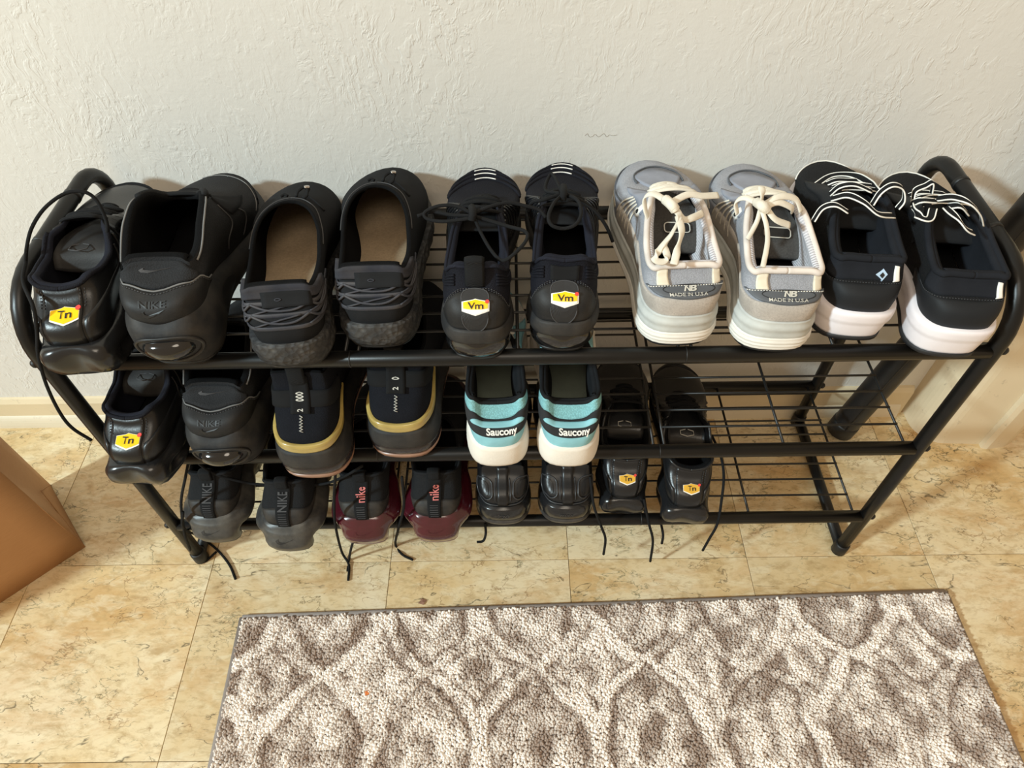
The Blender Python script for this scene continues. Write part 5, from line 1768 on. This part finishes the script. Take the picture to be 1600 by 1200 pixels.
# ------------------------------------------------------------------ loose laces, tied bows and hanging ends (world coordinates)
LACES = [
    (tn1, 'thin', [(0.3784, 0.0952, 0.632), (0.3806, 0.102, 0.645), (0.3748, 0.1127, 0.665), (0.3639, 0.114, 0.675), (0.3463, 0.1098, 0.675), (0.328, 0.0952, 0.668), (0.3139, 0.0797, 0.655), (0.3037, 0.069, 0.638), (0.2893, 0.0699, 0.615)]),
    (tn1, 'thin', [(0.2964, 0.062, 0.6218), (0.3081, 0.03, 0.6229), (0.3308, -0.004, 0.6182), (0.3222, -0.012, 0.5885), (0.3081, -0.016, 0.5566), (0.2912, -0.016, 0.5084), (0.2819, -0.018, 0.4603), (0.2825, -0.02, 0.4291), (0.2957, -0.022, 0.4041)]),
    (vm1, 'thin', [(0.7819, 0.0972, 0.652), (0.7646, 0.1046, 0.656), (0.7458, 0.105, 0.656), (0.7312, 0.0995, 0.652), (0.7339, 0.0935, 0.648), (0.7529, 0.0887, 0.648), (0.7808, 0.0884, 0.652)]),
    (vm1, 'thin', [(0.7807, 0.0928, 0.652), (0.7596, 0.097, 0.65), (0.7387, 0.1057, 0.648), (0.722, 0.1009, 0.646)]),
    (vm1, 'thin', [(0.7841, 0.0927, 0.652), (0.7922, 0.0773, 0.64), (0.8031, 0.0582, 0.632), (0.8141, 0.0425, 0.632), (0.8263, 0.042, 0.64), (0.84, 0.0584, 0.645), (0.8396, 0.0695, 0.648), (0.8219, 0.081, 0.646), (0.8034, 0.0876, 0.648), (0.7855, 0.0916, 0.652)]),
    (vm1, 'thin', [(0.784, 0.096, 0.652), (0.8014, 0.1026, 0.656), (0.8222, 0.109, 0.656), (0.841, 0.1082, 0.652), (0.855, 0.1065, 0.648), (0.8625, 0.0981, 0.644)]),
    (vm1, 'knot', [(0.7815, 0.1087, 0.651), (0.7837, 0.0906, 0.657), (0.7822, 0.0853, 0.651)]),
    (vm2, 'thin', [(0.8823, 0.1251, 0.655), (0.8705, 0.1013, 0.66), (0.8642, 0.082, 0.658), (0.8672, 0.0707, 0.655), (0.8794, 0.0689, 0.652), (0.8922, 0.0712, 0.655), (0.8988, 0.0829, 0.66), (0.8966, 0.1025, 0.662), (0.8852, 0.125, 0.655)]),
    (vm2, 'thin', [(0.8837, 0.1239, 0.655), (0.8992, 0.1142, 0.655), (0.9169, 0.1068, 0.645), (0.9312, 0.1041, 0.625), (0.9407, 0.1101, 0.6)]),
    (vm2, 'thin', [(0.8811, 0.1286, 0.655), (0.8719, 0.173, 0.648), (0.8636, 0.1452, 0.646), (0.8789, 0.1263, 0.655)]),
    (vm2, 'thin', [(0.8795, 0.1251, 0.655), (0.861, 0.1192, 0.652), (0.8485, 0.1244, 0.645), (0.8444, 0.1283, 0.63)]),
    (vm2, 'knot', [(0.8832, 0.1395, 0.654), (0.8824, 0.119, 0.661), (0.8812, 0.116, 0.654)]),
    (nb1, 'flat', [(0.9955, 0.1074, 0.655), (0.9823, 0.1227, 0.655), (0.9739, 0.1268, 0.648), (0.9743, 0.1194, 0.638), (0.9785, 0.114, 0.628)]),
    (nb1, 'flat', [(0.9996, 0.1073, 0.655), (1.0188, 0.1193, 0.656), (1.0363, 0.1221, 0.652), (1.0553, 0.1284, 0.648)]),
    (nb1, 'flat', [(0.9986, 0.1006, 0.655), (1.0045, 0.0866, 0.652), (0.9953, 0.0718, 0.64), (0.9821, 0.0564, 0.632), (0.9758, 0.0434, 0.63), (0.9846, 0.0415, 0.628), (0.9894, 0.0483, 0.63), (0.9891, 0.0602, 0.634), (0.998, 0.0735, 0.642), (1.006, 0.0848, 0.65)]),
    (nb1, 'flat', [(1.0038, 0.0866, 0.652), (1.0054, 0.0683, 0.646), (1.0003, 0.0522, 0.637), (0.9941, 0.0327, 0.632)]),
    (nb1, 'flat', [(1.0003, 0.1028, 0.655), (1.0109, 0.0899, 0.646), (1.022, 0.0932, 0.645), (1.0351, 0.1047, 0.642)]),
    (nb1, 'knot', [(0.993, 0.1107, 0.656), (0.9964, 0.0961, 0.66), (1.001, 0.0938, 0.655)]),
    (nb2, 'flat', [(1.094, 0.1006, 0.655), (1.0809, 0.1135, 0.655), (1.0724, 0.1152, 0.648), (1.0762, 0.1118, 0.635)]),
    (nb2, 'flat', [(1.0984, 0.1017, 0.655), (1.1151, 0.108, 0.66), (1.1351, 0.1113, 0.654), (1.1432, 0.1045, 0.642)]),
    (nb2, 'flat', [(1.0987, 0.0972, 0.655), (1.1131, 0.102, 0.657), (1.129, 0.102, 0.65), (1.1338, 0.1058, 0.642)]),
    (nb2, 'flat', [(1.0993, 0.0938, 0.655), (1.1085, 0.084, 0.648), (1.1259, 0.0841, 0.64)]),
    (nb2, 'flat', [(1.0935, 0.0988, 0.658), (1.0927, 0.1009, 0.668), (1.0928, 0.1089, 0.672)]),
    (nb2, 'thinc', [(1.0919, 0.0917, 0.655), (1.0889, 0.0841, 0.644), (1.0794, 0.0713, 0.632)]),
    (nb2, 'thinc', [(1.0935, 0.0895, 0.655), (1.0972, 0.0749, 0.646), (1.097, 0.0596, 0.636), (1.0867, 0.029, 0.63)]),
    (nb2, 'knot', [(1.091, 0.1039, 0.656), (1.0921, 0.0903, 0.661), (1.0982, 0.0903, 0.656)]),
    (bw1, 'edged', [(1.1606, 0.1054, 0.628), (1.1696, 0.1134, 0.64), (1.1809, 0.1108, 0.646), (1.1956, 0.1059, 0.64)]),
    (bw1, 'edged', [(1.1853, 0.1305, 0.64), (1.1955, 0.1195, 0.652), (1.2065, 0.1025, 0.655), (1.219, 0.0888, 0.65), (1.2428, 0.0981, 0.64)]),
    (bw1, 'edged', [(1.1945, 0.1553, 0.628), (1.2007, 0.153, 0.64), (1.2145, 0.1492, 0.645), (1.2338, 0.1425, 0.64)]),
    (bw1, 'edged', [(1.2174, 0.1045, 0.65), (1.2244, 0.1107, 0.662), (1.234, 0.1118, 0.67), (1.2465, 0.1115, 0.666), (1.2506, 0.1061, 0.655), (1.2461, 0.1025, 0.646)]),
    (bw1, 'edged', [(1.1988, 0.2071, 0.602), (1.2244, 0.2235, 0.606), (1.2454, 0.2113, 0.614), (1.2484, 0.1727, 0.628), (1.2426, 0.1387, 0.64)]),
    (bw2, 'edged', [(1.2678, 0.1147, 0.645), (1.2689, 0.1218, 0.655), (1.2787, 0.1239, 0.66), (1.2846, 0.1239, 0.664), (1.2874, 0.1209, 0.652)]),
    (bw2, 'edged', [(1.2655, 0.1125, 0.645), (1.2694, 0.1045, 0.655), (1.287, 0.107, 0.652)]),
    (bw2, 'edged', [(1.2653, 0.1079, 0.645), (1.2628, 0.086, 0.648), (1.272, 0.0814, 0.648), (1.281, 0.0963, 0.65)]),
    (bw2, 'edged', [(1.2901, 0.1116, 0.652), (1.2988, 0.0998, 0.662), (1.3094, 0.0868, 0.664), (1.3248, 0.0849, 0.652), (1.3371, 0.0867, 0.636)]),
    (bw2, 'edged', [(1.2935, 0.0956, 0.652), (1.2985, 0.0756, 0.652), (1.3062, 0.066, 0.646), (1.317, 0.0669, 0.64)]),
    (bw2, 'edged', [(1.2978, 0.1004, 0.65), (1.3054, 0.0922, 0.656), (1.3194, 0.0931, 0.645)]),
    (fl1, 'hang', [(0.3755, 0.02, 0.3149), (0.3649, -0.004, 0.287), (0.3415, -0.014, 0.2338), (0.3161, -0.014, 0.1562), (0.3025, -0.012, 0.1076), (0.2693, 0.0125, 0.004), (0.2883, 0.0021, 0.003), (0.3054, 0.0208, 0.003)]),
    (fl1, 'hang', [(0.3356, -0.016, 0.2093), (0.3161, -0.014, 0.1562), (0.2718, 0.0459, 0.012), (0.3056, 0.0242, 0.006), (0.3336, -0.0032, 0.003), (0.351, -0.0299, 0.003)]),
    (fl2, 'hang', [(0.3631, 0.03, 0.2838), (0.377, 0.03, 0.244), (0.4174, 0.032, 0.2109), (0.4629, 0.03, 0.2056), (0.5301, 0.028, 0.2092), (0.5715, 0.02, 0.2413), (0.61, 0.01, 0.2873)]),
    (mr1, 'hang', [(0.5816, -0.018, 0.3127), (0.5667, -0.02, 0.2478), (0.5528, -0.02, 0.1716), (0.5285, 0.0087, 0.022), (0.5391, -0.0064, 0.004), (0.5418, -0.0346, 0.003)]),
    (mr1, 'hang', [(0.576, -0.012, 0.1242), (0.5651, -0.02, 0.1032), (0.538, 0.0018, 0.004), (0.5383, -0.0175, 0.003)]),
    (mr2, 'hang', [(0.6686, -0.012, 0.2926), (0.6615, -0.014, 0.2164), (0.6428, -0.014, 0.1412), (0.6164, 0.0276, 0.01), (0.628, 0.0117, 0.003), (0.6477, 0.0009, 0.003)]),
    (md1, 'hang', [(0.7768, 0.0, 0.132), (0.7774, -0.01, 0.1171), (0.7725, -0.012, 0.097), (0.7624, -0.014, 0.0968)]),
    (to1, 'hang', [(0.9354, 0.02, 0.2342), (0.9416, -0.008, 0.1986), (0.9575, -0.014, 0.1412), (0.9664, -0.016, 0.1063), (0.9678, -0.018, 0.0557)]),
    (to1, 'hang', [(1.02, 0.01, 0.1841), (1.0307, -0.01, 0.1442), (1.0434, -0.014, 0.0936), (1.0491, -0.016, 0.0227)]),
    (to2, 'hang', [(1.0565, 0.006, 0.1133), (1.0595, -0.008, 0.1012), (1.061, -0.01, 0.0761)]),
    (to2, 'hang', [(1.1319, 0.1, 0.2221), (1.1374, 0.06, 0.225), (1.1389, 0.03, 0.2131), (1.1368, 0.004, 0.182), (1.1347, -0.014, 0.149), (1.1301, -0.018, 0.1058), (1.1268, -0.02, 0.0694)]),
]
for S_, kind_, P_ in LACES:
    if kind_ == 'edged':
        S_.edged_world(P_)
    elif kind_ == 'flat':
        S_.free_tube('lace', P_, .0042, m_cream, world=True, n=8, flat=.34, side=(.45, .8, .2))
    elif kind_ == 'thinc':
        S_.free_tube('lace', P_, .0028, m_cream, world=True, n=8, flat=.45, side=(1, .2, 0))
    elif kind_ == 'knot':
        S_.free_tube('lace_knot', P_, .0056 if S_ in (nb1, nb2) else .0042, m_cream if S_ in (nb1, nb2) else m_lace, world=True, n=9)
    elif kind_ == 'thin':
        S_.free_tube('lace', P_, .0020, m_lace, world=True, n=8)
    else:
        S_.free_tube('lace', P_, .0021, m_lace, world=True, n=7)
